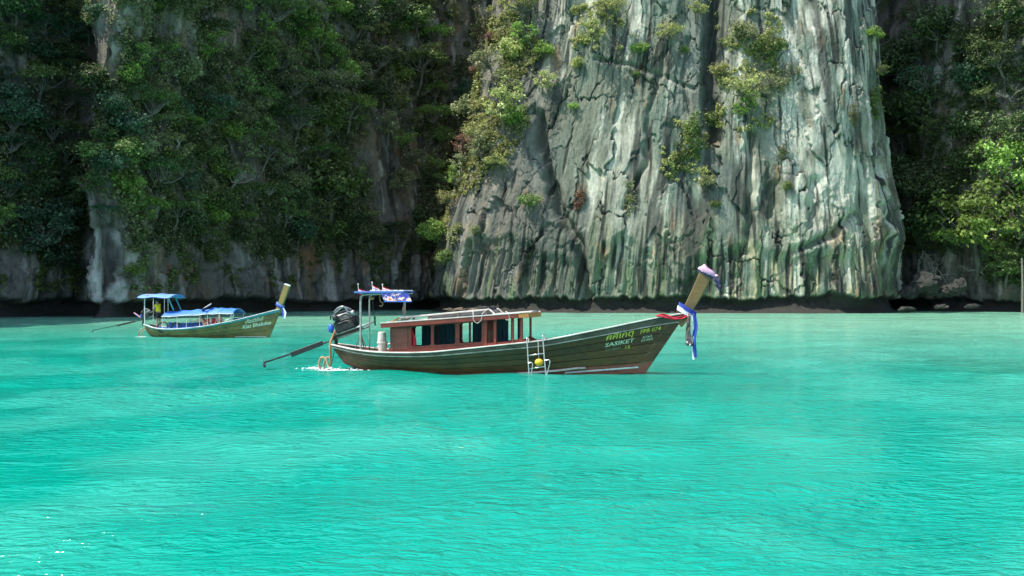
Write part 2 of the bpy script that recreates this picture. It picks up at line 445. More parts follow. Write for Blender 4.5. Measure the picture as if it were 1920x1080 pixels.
ang = np.r_[np.linspace(-180, -34, 40, endpoint=False), np.linspace(-34, 34, 620, endpoint=False), np.linspace(34, 180, 40, endpoint=False)]
rr = np.r_[0.3, 1.5, np.geomspace(3.0, 420, 400)]
A, RR = np.meshgrid(R(1) * ang, rr, indexing='ij')
wx_, wy_ = RR * np.sin(A), RR * np.cos(A)
def wave(x, y):
    ca, sa = math.cos(R(24)), math.sin(R(24))
    u, w = x * ca + y * sa, -x * sa + y * ca
    k = 0.5 * gn(x / 3, y / 3, .5, 90)
    gust = 0.75 + 0.9 * gn(x / 13, y / 17, .7, 97)
    h = 0.10 * gn(u / 6.5, w / 3.4 + k, .1, 91)
    h = h + (0.060 * gn(u / 1.9 + k, w / 1.0 + k, .3, 92) + 0.023 * gn(u / .85 + k, w / .5 + k, .6, 93)) * np.clip(gust, .25, 1.6)
    return h * np.clip(1.25 - np.hypot(x, y) / 150, .25, 1)
WZ = np.where(RR < 200, wave(wx_, wy_), 0)
sh = fbm(wx_ / 26, wy_ / 40, .2, 3, 95)
far = sst(24, 120, wy_ + 14 * sh + 0.45 * wx_)
wc = np.ones(WZ.shape + (3,)) * np.array((0.0, 0.295, 0.215))
wc = mixc(wc, (0.0, 0.20, 0.152), sst(-.05, .25, fbm(wx_ / 9 + .3, wy_ / 16, .4, 3, 96)) * .5)
wc = mixc(wc, (0.035, 0.37, 0.28), sst(.02, .3, fbm(wx_ / 5 + .3, wy_ / 8, .9, 3, 98)) * .6)
wc = mixc(wc, (0.21, 0.51, 0.35), far * .95)
me = mesh_np('lagoon_water', np.stack([wx_, wy_, WZ], -1).reshape(-1, 3), grid_faces(len(ang), len(rr), True), [M_WATER])
set_color(me, wc.reshape(-1, 3))
water = tag(obj('water', me), kind='structure')
# ------------------------------------------------------------------ vegetation
def leaf_mat(name, lo, hi, trans=0.35):
    m = bpy.data.materials.new(name); m.use_nodes = True
    nt = m.node_tree; p = nt.nodes['Principled BSDF']; out = nt.nodes['Material Output']
    g = nd(nt, 'NewGeometry'); oi = nd(nt, 'ObjectInfo')
    c = ramp(nt, g.outputs['Random Per Island'], [(0.0, lo), (0.55, tuple((a + b) / 2 for a, b in zip(lo, hi))), (0.92, hi), (1.0, tuple(min(1, x * 1.3) for x in hi))])
    tc = nd(nt, 'TexCoord')
    f = noise_tex(nt, tc.outputs['Object'], 1.6, 2)
    c = mixrgb(nt, c, ramp(nt, f, [(0.35, (0.62, 0.66, 0.6)), (0.65, (1.25, 1.2, 1.15))]), 1.0, 'MULTIPLY')
    hs = nd(nt, 'HueSaturation', Saturation=0.9)
    mm = nd(nt, 'MapRange'); mm.inputs[3].default_value = 0.72; mm.inputs[4].default_value = 1.25
    mh = nd(nt, 'MapRange'); mh.inputs[3].default_value = 0.485; mh.inputs[4].default_value = 0.515
    nt.links.new(oi.outputs['Random'], mm.inputs[0]); nt.links.new(mm.outputs[0], hs.inputs['Value'])
    nt.links.new(oi.outputs['Random'], mh.inputs[0]); nt.links.new(mh.outputs[0], hs.inputs['Hue'])
    nt.links.new(c, hs.inputs['Color'])
    nt.links.new(hs.outputs[0], p.inputs['Base Color'])
    p.inputs['Roughness'].default_value = 0.5
    p.inputs['Specular IOR Level'].default_value = 0.35
    t = nd(nt, 'BsdfTranslucent'); mx = nd(nt, 'MixShader'); mx.inputs[0].default_value = trans
    nt.links.new(hs.outputs[0], t.inputs['Color'])
    nt.links.new(p.outputs[0], mx.inputs[1]); nt.links.new(t.outputs[0], mx.inputs[2])
    nt.links.new(mx.outputs[0], out.inputs['Surface'])
    return m
LEAF = dict(
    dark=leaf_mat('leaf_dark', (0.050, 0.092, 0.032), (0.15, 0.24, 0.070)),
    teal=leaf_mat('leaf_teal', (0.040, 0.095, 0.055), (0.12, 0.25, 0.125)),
    mid=leaf_mat('leaf_mid', (0.090, 0.155, 0.036), (0.25, 0.37, 0.085)),
    bright=leaf_mat('leaf_bright', (0.14, 0.27, 0.030), (0.36, 0.56, 0.09), .42),
    yellow=leaf_mat('leaf_yellow', (0.24, 0.295, 0.07), (0.58, 0.63, 0.22), .45),
    olive=leaf_mat('leaf_olive', (0.14, 0.17, 0.065), (0.38, 0.42, 0.19)),
    dry=leaf_mat('leaf_dry', (0.16, 0.085, 0.05), (0.42, 0.23, 0.13)),
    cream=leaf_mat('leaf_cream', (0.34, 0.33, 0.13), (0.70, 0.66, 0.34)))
BARK = dict(grey=surf_mat('bark_grey', (0.15, 0.14, 0.12), .9, .4, 5, bump=.5), pale=surf_mat('bark_pale', (0.36, 0.34, 0.30), .9, .3, 5, bump=.5))

def tube(P, rad, n=6):
    P = np.array(P, float); k = len(P); rad = np.broadcast_to(np.array(rad, float), (k,))
    T = np.gradient(P, axis=0); T /= np.linalg.norm(T, axis=1)[:, None] + 1e-9
    ref = np.array((0.31, 0.95, 0.05)) if abs(T[0] @ np.array((0.31, .95, .05))) < .9 else np.array((1., 0, 0))
    U = np.cross(T, ref); U /= np.linalg.norm(U, axis=1)[:, None] + 1e-9
    Wv = np.cross(T, U)
    a = np.linspace(0, 2 * np.pi, n, endpoint=False)
    V = P[:, None] + rad[:, None, None] * (np.cos(a)[None, :, None] * U[:, None] + np.sin(a)[None, :, None] * Wv[:, None])
    i = np.arange(k - 1)[:, None]; j = np.arange(n)[None]; j2 = (j + 1) % n
    F = np.stack([i * n + j, i * n + j2, (i + 1) * n + j2, (i + 1) * n + j], -1).reshape(-1, 4)
    return V.reshape(-1, 3), F
def merge(parts):
    V, F, o = [], [], 0
    for v, f in parts:
        V.append(v); F.append(f + o); o += len(v)
    return np.vstack(V), np.vstack(F)
def bent(g, a, b, k=5, wob=0.12):
    a, b = np.array(a, float), np.array(b, float); t = np.linspace(0, 1, k)[:, None]
    P = a + (b - a) * t + np.sin(t * np.pi) * g.normal(size=3) * wob * np.linalg.norm(b - a)
    P[1:-1] += g.normal(size=(k - 2, 3)) * 0.03 * np.linalg.norm(b - a)
    return P
def leaves(g, ctr, rad, n, size, flat=0.0, droop=0.25):
    """n diamond leaves in an ellipsoid shell"""
    d = g.normal(size=(n, 3)); d[:, 2] = np.where(d[:, 2] < 0, d[:, 2] * 0.55, d[:, 2])
    d /= np.linalg.norm(d, axis=1)[:, None]
    P = ctr + d * np.array(rad) * (0.45 + 0.6 * g.random((n, 1)) ** 0.6)
    N = d * 0.5 + g.normal(size=(n, 3)) * 0.55 + np.array((0, 0, 0.55 + flat)); N /= np.linalg.norm(N, axis=1)[:, None]
    A = d + g.normal(size=(n, 3)) * 0.7; A[:, 2] -= droop
    A -= N * (A * N).sum(1)[:, None]; A /= np.linalg.norm(A, axis=1)[:, None] + 1e-9
    B = np.cross(N, A)
    L = size * (0.6 + 0.8 * g.random((n, 1)))
    q = np.stack([P - A * L * .5, P + B * L * .27 + N * L * .06, P + A * L * .5, P - B * L * .27 + N * L * .06], 1)
    return q.reshape(-1, 3), np.arange(n * 4).reshape(-1, 4)

def tree_meshes(kind, seed):
    """crown half-width 1, root at the origin, leaning out towards -Y"""
    g = np.random.default_rng(seed)
    wood, leaf = [], []
    spec = dict(   # crown height above root, lean, crown radii, clumps, clump radius, leaves, leaf size
        broad=(1.15, .55, (.72, .62, .45), 18, .36, 2300, .125),
        flat=(1.35, .55, (.78, .6, .10), 13, .30, 1300, .12),
        dome=(1.25, .6, (.72, .62, .22), 14, .30, 1500, .085),
        airy=(1.3, .5, (.78, .6, .62), 17, .23, 950, .10),
        shrub=(.45, .35, (.66, .5, .42), 14, .32, 1250, .13),
        spray=(1.2, .7, (.85, .7, .62), 30, .25, 3600, .085),
        hang=(-.15, .25, (.5, .2, 1.15), 18, .24, 1300, .12))[kind]
    H, lean, cr, nc, crad, nl, ls = spec
    C0 = np.array((g.normal() * .12, -lean, H))
    trunk_r = .055 if kind not in ('shrub', 'hang') else .03
    fork = np.array((C0[0] * .5, -lean * .6, H * .62)) if kind not in ('shrub', 'hang') else np.array((0, -.12, .08))
    P = bent(g, (0, 0.12, -.1), fork, 6, .10)
    wood.append(tube(P, np.linspace(trunk_r * 1.35, trunk_r * .8, 6), 7))
    for i in range(nc):
        d = g.normal(size=3); d /= np.linalg.norm(d); r = g.random() ** .4
        c = C0 + d * np.array(cr) * r
        if kind == 'dome':
            rr_ = math.hypot(c[0] - C0[0], c[1] - C0[1]); c[2] = H + .16 - .35 * rr_ ** 2 + g.normal() * .03
        rc = crad * (0.65 + 0.6 * g.random())
        zf = dict(broad=.72, flat=.32, dome=.42, airy=.62, shrub=.75, spray=.55, hang=1.2)[kind]
        n = int(nl / nc * (rc / crad) ** 1.5)
        leaf.append(leaves(g, c, (rc, rc, rc * zf), n, ls, .5 if kind in ('flat', 'dome') else .15 if kind == 'spray' else 0))
        e = c + np.array((0, 0, -.3 * rc * zf))
        B = bent(g, fork, e, 5, .12)
        wood.append(tube(B, np.linspace(trunk_r * .55, trunk_r * .12, 5), 5))
        for _ in range(2 if kind in ('airy', 'dome', 'spray') else 1):
            k = c + g.normal(size=3) * rc * .55
            wood.append(tube(bent(g, B[3], k, 4, .1), np.linspace(trunk_r * .25, .004, 4), 4))
    # loose single leaves break the outline
    leaf.append(leaves(g, C0, (cr[0] + crad * .8, cr[1] + crad * .8, cr[2] + crad * .5), int(nl * .10), ls))
    return mesh_np(kind + '_trunk', *merge(wood)), mesh_np(kind + '_crown', *merge(leaf), smooth=False)

def bare_mesh(seed, depth=5):
    g = np.random.default_rng(seed); wood = []
    def grow(p, d, L, r, k):
        e = p + d * L
        wood.append(tube(bent(g, p, e, 4, .10), np.linspace(r, r * .6, 4), 4 if k < 3 else 5))
        if k == 0: return
        for _ in range(g.integers(2, 4)):
            nd_ = d + g.normal(size=3) * .62; nd_ /= np.linalg.norm(nd_)
            grow(p + (e - p) * (0.55 + .45 * g.random()), nd_, L * (.6 + .25 * g.random()), r * .58, k - 1)
    grow(np.zeros(3), np.array((0, -.45, .8)), .62, .05, depth)
    return mesh_np('bare_branches', *merge(wood))

PROTO = {}
for k_, n_ in dict(broad=3, flat=2, dome=2, airy=3, shrub=3, spray=2, hang=2).items():
    PROTO[k_] = [tree_meshes(k_, 100 * len(k_) + 7 * i + ord(k_[0])) for i in range(n_)]
PROTO['bare'] = [(bare_mesh(5 + i), None) for i in range(3)]
for k_ in PROTO:
    for t_, c_ in PROTO[k_]:
        t_.materials.append(BARK['grey'])
        if c_: c_.materials.append(LEAF['mid'])

def surf_hit(px, py, which):
    o = Vector((0, 0, CAM_H))
    for dx in (0, 8, -8, 16, 26, 38, 52, 70):
        for bv in ([butt_bvh] if which == 'b' else [cliff_bvh]):
            h = bv.ray_cast(o, ray(px + dx, py))
            if h[0] is not None:
                n = h[1] if h[1].dot(ray(px, py)) < 0 else -h[1]
                return h[0], n
    return None, None
N_TREE = 0
def plant(px, py, wpx_, kind, leafc, label, group=None, cat='tree', which='c', bark='grey', name=None, drop=None):
    """a tree whose crown shows at (px, py), about wpx_ wide; it is rooted on the rock below that"""
    global N_TREE
    hgt = dict(broad=1.15, flat=1.35, dome=1.25, airy=1.3, shrub=.45, spray=1.2, hang=-.15, bare=.7)[kind]
    if drop is None: drop = hgt * wpx_ / 2
    p, n = surf_hit(px, py + drop, which)
    if p is None: return None
    s = wpx_ / FPX * p.y / 2 * (1.5 if kind in ('flat', 'dome') else 1.22)
    t = PROTO[kind][N_TREE % len(PROTO[kind])]
    N_TREE += 1
    az = math.atan2(n.x, -n.y) * .7
    nm = name or {'shrub': 'shrub', 'hang': 'creeper', 'bare': 'bare_shrub'}.get(kind, 'tree')
    e = empty(nm, p, 0)
    e.rotation_euler = (rnd.uniform(-.12, .12), rnd.uniform(-.15, .15), az + rnd.uniform(-.5, .5))
    e.scale = (s * rnd.uniform(.92, 1.08) * rnd.choice((1, -1)), s, s * rnd.uniform(.9, 1.12))
    tr = obj('trunk' if kind not in ('shrub', 'hang') else 'stem', t[0], e)
    if kind == 'bare': tr.name = 'branches'
    if bark != 'grey':
        tr.material_slots[0].link = 'OBJECT'; tr.material_slots[0].material = BARK[bark]
    if t[1] is not None:
        cr = obj('crown' if kind not in ('shrub', 'hang') else 'foliage', t[1], e)
        cr.material_slots[0].link = 'OBJECT'; cr.material_slots[0].material = LEAF[leafc]
    tag(e, label, cat, group)
    return e

GB, GC, GR = 'shrubs clinging to the sunlit buttress', 'trees on the shaded cliff', 'trees in the dark recess on the right'
# -- trees one can pick out on the shaded cliff
for a_ in [
    (100, 440, 125, 'spray', 'teal', 'broad teal-green tree reaching over the water left of the pale rock nose'),
    (120, 495, 80, 'broad', 'teal', 'low dark teal bush hanging just above the waterline left of the rock nose'),
    (14, 412, 70, 'spray', 'bright', 'fresh green layered tree cut by the left picture edge above the water'),
    (264, 396, 58, 'flat', 'bright', 'flat bright green crown above the far boat, left one of a pair'),
    (327, 404, 58, 'flat', 'mid', 'flat pale green crown above the far boat, right one of a pair'),
    (440, 420, 48, 'flat', 'bright', 'small flat vivid green crown on a thin straight trunk above the far boat prow'),
    (526, 415, 48, 'dome', 'mid', 'small umbrella tree with pale forked branches just above the orange stained rock'),
    (448, 368, 44, 'dome', 'olive', 'olive umbrella tree with rusty underside beside the tall pale trunk'),
    (425, 303, 66, 'dome', 'olive', 'grey-green crown on a tall pale crooked leaning trunk'),
    (496, 318, 44, 'flat', 'mid', 'light green layered crown right of the tall pale crooked trunk'),
    (606, 362, 120, 'broad', 'mid', 'largest rounded green tree, low on the shaded cliff left of the gully'),
    (378, 388, 80, 'broad', 'dark', 'dark spreading tree between the pale green flat crown and the vivid one'),
    (243, 507, 40, 'shrub', 'bright', 'small yellow-green shrub low on bare rock above the far boat engine'),
    (677, 50, 48, 'airy', 'cream', 'pale yellow flowering crown catching sun high on the shaded cliff'),
    (805, 6, 50, 'airy', 'yellow', 'yellow crown at the top edge above a long pale trunk'),
    (718, 58, 34, 'airy', 'yellow', 'small yellow-green crown just right of the pale yellow flowering one'),
    (388, 205, 64, 'dome', 'teal', 'blue-green drooping dome in the middle of the shaded cliff'),
    (330, 215, 54, 'broad', 'teal', 'blue-green bush beside the drooping dome, on its left'),
    (560, 258, 40, 'airy', 'yellow', 'bright yellow-green wispy tree halfway up the shaded cliff'),
    (540, 178, 68, 'dome', 'olive', 'olive-yellow tree under the upper row of light green crowns'),
    (552, 38, 76, 'broad', 'mid', 'light green crown near the top edge, left of the pale yellow flowering one'),
    (592, 102, 64, 'flat', 'bright', 'bright green layered crown below the light green one near the top'),
    (498, 56, 46, 'airy', 'bright', 'small yellowish green crown right of the pale rock face near the top'),
    (495, 98, 60, 'broad', 'mid', 'rounded green tree below the pale rock face near the top'),
    (390, 88, 66, 'airy', 'bright', 'slanting strip of bright green growth under the pale rock face'),
    (186, 162, 70, 'broad', 'dark', 'dark green canopy below the reddish rock stripe at upper left'),
    (84, 105, 52, 'broad', 'teal', 'deep green bush on the dim far left of the cliff, second down from the top'),
    (30, 20, 90, 'broad', 'dark', 'dark tree in the top left corner of the cliff'),
    (20, 225, 80, 'broad', 'teal', 'dim bluish tree at the left edge above the dead branch'),
    (290, 22, 44, 'airy', 'bright', 'thin bright green tree beside the long vertical rock rib at the top'),
    (250, 95, 56, 'airy', 'mid', 'yellow-green tree by the foot of the long vertical rock rib'),
    (170, 288, 60, 'broad', 'mid', 'green bush in shade above the gap left of the rock nose'),
    (130, 382, 50, 'broad', 'dark', 'dull dark bush above the broad teal-green tree'),
    (330, 258, 80, 'airy', 'yellow', 'yellow-green open crowned tree left of the tall pale crooked trunk'),
    (285, 305, 66, 'airy', 'mid', 'thin grey-green tree above the left flat bright green crown'),
    (690, 405, 46, 'airy', 'yellow', 'yellowish wispy tree low on the grey rock right of the largest rounded tree'),
    (682, 445, 46, 'shrub', 'olive', 'drooping olive shrub on grey rock under the yellowish wispy tree'),
    (745, 345, 62, 'airy', 'olive', 'grey-green thin tree on the grey rock slab near the gully'),
    (802, 335, 38, 'broad', 'dark', 'small dark leafy bush deep in the gully'),
    (862, 175, 54, 'broad', 'teal', 'blue-green bush in the gully just left of the sunlit slope'),
    (700, 178, 50, 'broad', 'dark', 'dull green bush above the vertical grey rock columns near the gully'),
    (770, 232, 46, 'airy', 'olive', 'small yellowish tree in the gully beside the rock columns'),
    (610, 435, 64, 'shrub', 'mid', 'green shrub directly under the largest rounded tree'),
    (845, 30, 38, 'airy', 'mid', 'small light green tree high in the gully at the top'),
]:
    bk = 'pale' if 'pale' in a_[5] and ('trunk' in a_[5] or 'branch' in a_[5]) else 'grey'
    plant(*a_, group=None, bark=bk, drop=(78 if 'crooked' in a_[5] else 120 if 'long pale trunk' in a_[5] else None))
# -- the sunlit growth on the buttress
for a_ in [
    (985, 14, 90, 'airy', 'yellow', 'wide yellow-green tree at the top edge of the sunlit slope'),
    (1002, 66, 64, 'airy', 'bright', 'bright green shrub below the wide one at the top of the sunlit slope'),
    (906, 72, 26, 'shrub', 'dry', 'small rust red shrub at the outer edge of the sunlit slope, upper one'),
    (896, 132, 26, 'shrub', 'dry', 'small rust red shrub at the outer edge of the sunlit slope, lower one'),
    (930, 116, 62, 'airy', 'olive', 'olive shrub between the two rust red ones on the sunlit slope'),
    (962, 100, 56, 'shrub', 'yellow', 'dense yellow-green shrub right of the rust red pair'),
    (1022, 100, 44, 'shrub', 'bright', 'small bright shrub on the inner edge of the sunlit slope'),
    (1012, 152, 52, 'airy', 'yellow', 'yellow-green shrub hanging over the dark rock face of the slope'),
    (950, 160, 64, 'airy', 'olive', 'pale olive shrub in the middle of the sunlit slope'),
    (885, 205, 60, 'shrub', 'olive', 'grey-green rounded shrub on the left outline of the buttress'),
    (938, 208, 86, 'airy', 'yellow', 'biggest yellow-green shrub halfway down the sunlit slope'),
    (970, 222, 52, 'shrub', 'bright', 'bright shrub next to the biggest yellow-green one, on its right'),
    (898, 248, 54, 'airy', 'yellow', 'yellow-green shrub on the left outline under the grey-green rounded one'),
    (868, 276, 54, 'airy', 'dry', 'brownish half dry shrub on the left outline of the buttress'),
    (905, 286, 62, 'airy', 'olive', 'pale twiggy olive shrub above the bare grey foot of the slope'),
    (932, 306, 46, 'shrub', 'yellow', 'round yellow-green shrub alone on grey rock at the foot of the slope'),
    (845, 305, 46, 'airy', 'olive', 'flat topped grey-green shrub sticking out of the left outline'),
    (862, 338, 44, 'airy', 'bright', 'light green shrub on the left outline below the flat topped one'),
    (846, 372, 44, 'airy', 'yellow', 'thin yellow-green shrub on the left outline above the bushy bright one'),
    (828, 440, 56, 'broad', 'bright', 'bushy bright green tree low on the left outline of the buttress'),
    (836, 486, 40, 'shrub', 'mid', 'lowest shrub on the left outline, just above the waterline rocks'),
    (1142, 14, 70, 'airy', 'yellow', 'yellow-green tree at the top edge over the buttress face'),
    (1112, 66, 60, 'airy', 'yellow', 'yellow-green shrub clinging below the tree at the top of the face'),
    (1088, 118, 30, 'shrub', 'yellow', 'small pale shrub above the smooth grey-green slab'),
    (1240, 66, 62, 'airy', 'yellow', 'yellow-green tree leaning left near the top centre of the buttress'),
    (1204, 90, 36, 'shrub', 'bright', 'small shrub at the lower left of the leaning top centre tree'),
    (1302, 16, 50, 'airy', 'yellow', 'pale yellow shrub beside the dark vertical chimney at the top'),
    (1196, 140, 22, 'shrub', 'mid', 'tiny green tuft on the smooth slab near the top'),
    (1078, 199, 22, 'shrub', 'bright', 'tiny yellow-green tuft on the left of the smooth slab'),
    (1283, 94, 20, 'shrub', 'mid', 'tiny tuft just left of the dark vertical chimney'),
    (1382, 165, 88, 'airy', 'yellow', 'big yellow-green shrub right of the dark vertical chimney'),
    (1350, 132, 38, 'shrub', 'yellow', 'small yellow-green shrub on the edge of the dark chimney'),
    (1412, 206, 64, 'airy', 'bright', 'bright green shrub under the big yellow-green one by the chimney'),
    (1445, 158, 62, 'airy', 'olive', 'dull olive shrub right of the big one by the chimney'),
    (1430, 92, 70, 'shrub', 'mid', 'shaded green shrub in the hollow right of the chimney'),
    (1392, 66, 60, 'shrub', 'olive', 'dim olive shrub high in the hollow right of the chimney'),
    (1478, 140, 40, 'airy', 'olive', 'thin straggling shrub on the pale rock right of the hollow'),
    (1340, 226, 54, 'shrub', 'mid', 'green shrub at the foot of the dark chimney'),
    (1296, 258, 66, 'hang', 'mid', 'dark green creeper hanging left of the chimney foot'),
    (1275, 296, 44, 'hang', 'dark', 'lower end of the dark creeper growth on the face'),
    (1470, 292, 34, 'hang', 'olive', 'olive tuft hanging on the right part of the face'),
    (1476, 350, 26, 'shrub', 'mid', 'small tuft in a crack right of centre on the face'),
    (1322, 345, 34, 'shrub', 'olive', 'mossy tuft near the middle of the buttress face'),
    (1338, 384, 22, 'shrub', 'mid', 'tiny tuft above the stalactite curtain'),
    (1086, 374, 40, 'hang', 'dry', 'brown dry tuft on the smooth slab'),
    (1180, 376, 50, 'hang', 'olive', 'mossy drape on the sloping crack of the face'),
    (1000, 376, 44, 'shrub', 'mid', 'pale green plant beside the deep left crack'),
    (893, 432, 26, 'shrub', 'olive', 'small olive tuft on the grey lower left rock'),
    (1634, 66, 40, 'shrub', 'bright', 'light green shrub on the right outline of the buttress near the top'),
    (1642, 132, 36, 'airy', 'mid', 'thin shrub on the right outline, second from the top'),
    (1640, 196, 44, 'hang', 'mid', 'hanging shrub on the right outline at mid height'),
    (1600, 215, 30, 'hang', 'olive', 'olive tuft on the pale rock close to the right outline'),
]:
    plant(*a_, which='b', cat='shrub' if a_[3] in ('shrub', 'hang') else 'tree', group=GB)
# -- the right recess
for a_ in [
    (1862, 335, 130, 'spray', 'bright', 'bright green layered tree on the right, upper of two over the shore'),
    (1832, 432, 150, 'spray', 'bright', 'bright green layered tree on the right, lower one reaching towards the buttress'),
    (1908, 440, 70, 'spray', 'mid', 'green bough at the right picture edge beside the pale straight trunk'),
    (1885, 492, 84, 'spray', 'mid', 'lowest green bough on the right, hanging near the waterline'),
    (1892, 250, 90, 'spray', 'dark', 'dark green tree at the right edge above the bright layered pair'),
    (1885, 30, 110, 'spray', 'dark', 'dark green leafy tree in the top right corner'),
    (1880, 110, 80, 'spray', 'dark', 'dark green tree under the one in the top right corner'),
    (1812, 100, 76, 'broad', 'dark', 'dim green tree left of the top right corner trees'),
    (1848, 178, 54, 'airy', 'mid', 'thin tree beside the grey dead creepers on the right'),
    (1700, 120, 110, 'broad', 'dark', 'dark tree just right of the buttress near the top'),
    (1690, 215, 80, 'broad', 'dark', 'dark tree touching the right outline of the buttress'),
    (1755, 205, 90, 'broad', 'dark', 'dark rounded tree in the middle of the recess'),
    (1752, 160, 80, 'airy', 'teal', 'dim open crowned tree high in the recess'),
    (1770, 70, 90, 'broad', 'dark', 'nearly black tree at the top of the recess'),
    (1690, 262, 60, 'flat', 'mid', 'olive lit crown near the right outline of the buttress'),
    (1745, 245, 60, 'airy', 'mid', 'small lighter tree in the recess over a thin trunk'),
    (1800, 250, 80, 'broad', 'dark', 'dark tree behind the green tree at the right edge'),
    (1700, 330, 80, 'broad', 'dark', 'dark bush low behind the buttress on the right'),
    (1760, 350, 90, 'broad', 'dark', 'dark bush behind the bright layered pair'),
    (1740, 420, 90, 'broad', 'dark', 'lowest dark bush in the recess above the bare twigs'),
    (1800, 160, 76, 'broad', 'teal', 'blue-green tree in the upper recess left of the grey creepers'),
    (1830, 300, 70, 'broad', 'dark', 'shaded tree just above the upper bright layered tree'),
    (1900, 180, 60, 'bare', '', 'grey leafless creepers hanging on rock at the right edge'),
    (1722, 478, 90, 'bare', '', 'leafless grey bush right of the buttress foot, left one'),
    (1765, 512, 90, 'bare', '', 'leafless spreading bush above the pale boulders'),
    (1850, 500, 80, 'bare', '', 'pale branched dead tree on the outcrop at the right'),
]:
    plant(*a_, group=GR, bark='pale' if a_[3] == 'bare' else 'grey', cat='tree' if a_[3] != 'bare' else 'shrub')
plant(28, 322, 60, 'bare', '', 'bleached dead branch sticking out at the left picture edge', bark='pale', cat='branch', name='dead_branch', drop=10)
plant(135, 312, 44, 'bare', '', 'pale leafless shrub in the dim gap right of the dead branch', bark='pale', cat='shrub')
plant(130, 65, 60, 'bare', '', 'grey leafless tangle on the dim upper left rock', cat='shrub')
plant(640, 190, 46, 'bare', '', 'grey leafless shrub left of the rock columns', cat='shrub')
# -- the many trees nothing tells apart : one label for each stretch of cliff and look
ZC = [(0, 160, 'far left cliff'), (160, 330, 'cliff above the far stern'), (330, 480, 'cliff above the far bow'), (480, 640, 'cliff between the boats'), (640, 850, 'gully wall')]
ZR = [(10, 150, 'high on'), (150, 290, 'halfway up'), (290, 480, 'low on')]
LK = dict(dark='dark leafy', teal='dull blue-green', mid='plain green', olive='greyish olive', bright='lighter green')
KN = dict(broad='rounded tree', airy='open tree', dome='umbrella tree', shrub='bush')
bulk_things = {}
bulk = np.random.default_rng(31)
for ix in range(23):
    for iy in range(12):
        px = 12 + ix * 36.5 + bulk.uniform(-15, 15); py = 14 + iy * 40 + bulk.uniform(-17, 17)
        if bulk.random() < 0.22 or (690 < px < 790 and 200 < py < 420 and bulk.random() < .75) or (160 < px < 215 and py < 140 and bulk.random() < .6):
            continue
        if py > (468 if px > 250 else 436) - 40 * bulk.random(): continue
        if 380 < px < 460 and 20 < py < 80: continue
        lc = bulk.choice(['dark', 'dark', 'mid', 'mid', 'olive', 'olive', 'teal', 'bright'], p=[.08, .08, .2, .18, .12, .12, .08, .14])
        if px < 200: lc = bulk.choice(['dark', 'teal', 'mid'])
        kd = bulk.choice(['broad', 'airy', 'airy', 'dome', 'shrub'])
        zx = next(z for z in ZC if z[0] <= px < z[1] or z[1] == 850); zy = next(z for z in ZR if z[0] <= py < z[1] or z[1] == 480)
        key = ('%s %s' % (LK[str(lc)], KN[str(kd)]), '%s %s' % (zy[2], zx[2]))
        t_ = plant(px, py, float(bulk.uniform(40, 76)), str(kd), str(lc), 'x', cat='bush' if kd == 'shrub' else 'tree', name='bush' if kd == 'shrub' else 'tree')
        if t_: bulk_things.setdefault(key, []).append((px, t_))
for (what, where), L_ in bulk_things.items():
    L_.sort(key=lambda q: q[0]); n_ = len(L_)
    for i, (_, t_) in enumerate(L_):
        pos = '' if n_ == 1 else ('left' if i == 0 else 'right') if n_ == 2 else 'leftmost' if i == 0 else 'rightmost' if i == n_ - 1 else ('middle' if n_ == 3 else ('second', 'third', 'fourth', 'fifth', 'sixth')[i - 1] + ' from left')
        t_['label'] = ('%s %s' % (what, where)) if n_ == 1 else '%s of %d %ss %s' % (pos, n_, what, where) if n_ > 2 else '%s one of two %ss %s' % (pos, what, where)
        t_['group'] = 'trees and bushes covering the shaded cliff'
# -- ground cover that clings everywhere on the back cliff: one mass
g = np.random.default_rng(5)
def scrub(name, Vg, zlo, zhi, n, dens, size, colr, mats, leafn=(40, 110)):
    flat = Vg.reshape(-1, 3); ok = np.where((flat[:, 2] > zlo) & (flat[:, 2] < zhi) & dens.reshape(-1))[0]
    ids = g.choice(ok, n); parts = []
    for i in ids:
        p = flat[i]; r = size * (0.45 + .9 * g.random())
        nl = int(g.uniform(*leafn))
        d = np.array((-p[0], -p[1])); d /= np.linalg.norm(d)
        parts.append(leaves(g, p + np.array((d[0] * r * .3, d[1] * r * .3, .1)), (r, r, r * .8), nl, .30 + .1 * g.random()))
    V, F = merge(parts)
    o = obj(name, mesh_np(name, V, F, mats, smooth=False))
    return tag(o, kind='stuff')
q_ = Vw; wpx, wpy = topx(q_[..., 0], q_[..., 1], q_[..., 2])
den = gn(q_[..., 0] / 7, q_[..., 1] / 7, q_[..., 2] / 9, 401) + .35 * gn(q_[..., 0] / 2, q_[..., 1] / 2, q_[..., 2] / 4, 402)
vis = (wpx > -160) & (wpx < 2080) & (wpy > -130)
bare = (np.abs(wpx - 738) < 45) & (wpy > 200) | (np.abs(wpx - 425) < 34) & (np.abs(wpy - 55) < 34) | (np.abs(wpx - 190) < 20) & (wpy < 150) | (np.abs(wpx - 20) < 25) & (wpy < 220)
left = (wpx < 1000)
m_ = vis & left & ~bare & (den > -.55) & (wpy < 466 - 54 * ((wpx > 150) & (wpx < 235)) + 40 * gn(q_[..., 0] / 4, q_[..., 1] / 4, .3, 403))
scrub('cliff_scrub', q_, 5, 60, 3600, m_ & (den < .3), .95, None, [LEAF['olive']], (30, 80))
scrub('cliff_undergrowth', q_, 5, 60, 3800, m_ & (den > -.1), 1.0, None, [LEAF['dark']], (40, 90))
mh = vis & left & (wpy > 425) & (wpy < 545) & (gn(q_[..., 0] / 3, q_[..., 1] / 3, q_[..., 2] / 4, 408) > .05 + .003 * (wpy - 470) * (wpx > 150)) & ~((wpx > 150) & (wpx < 240))
scrub('hanging_scrub', q_, 2.5, 20, 900, mh, .7, None, [LEAF['mid']], (25, 70))
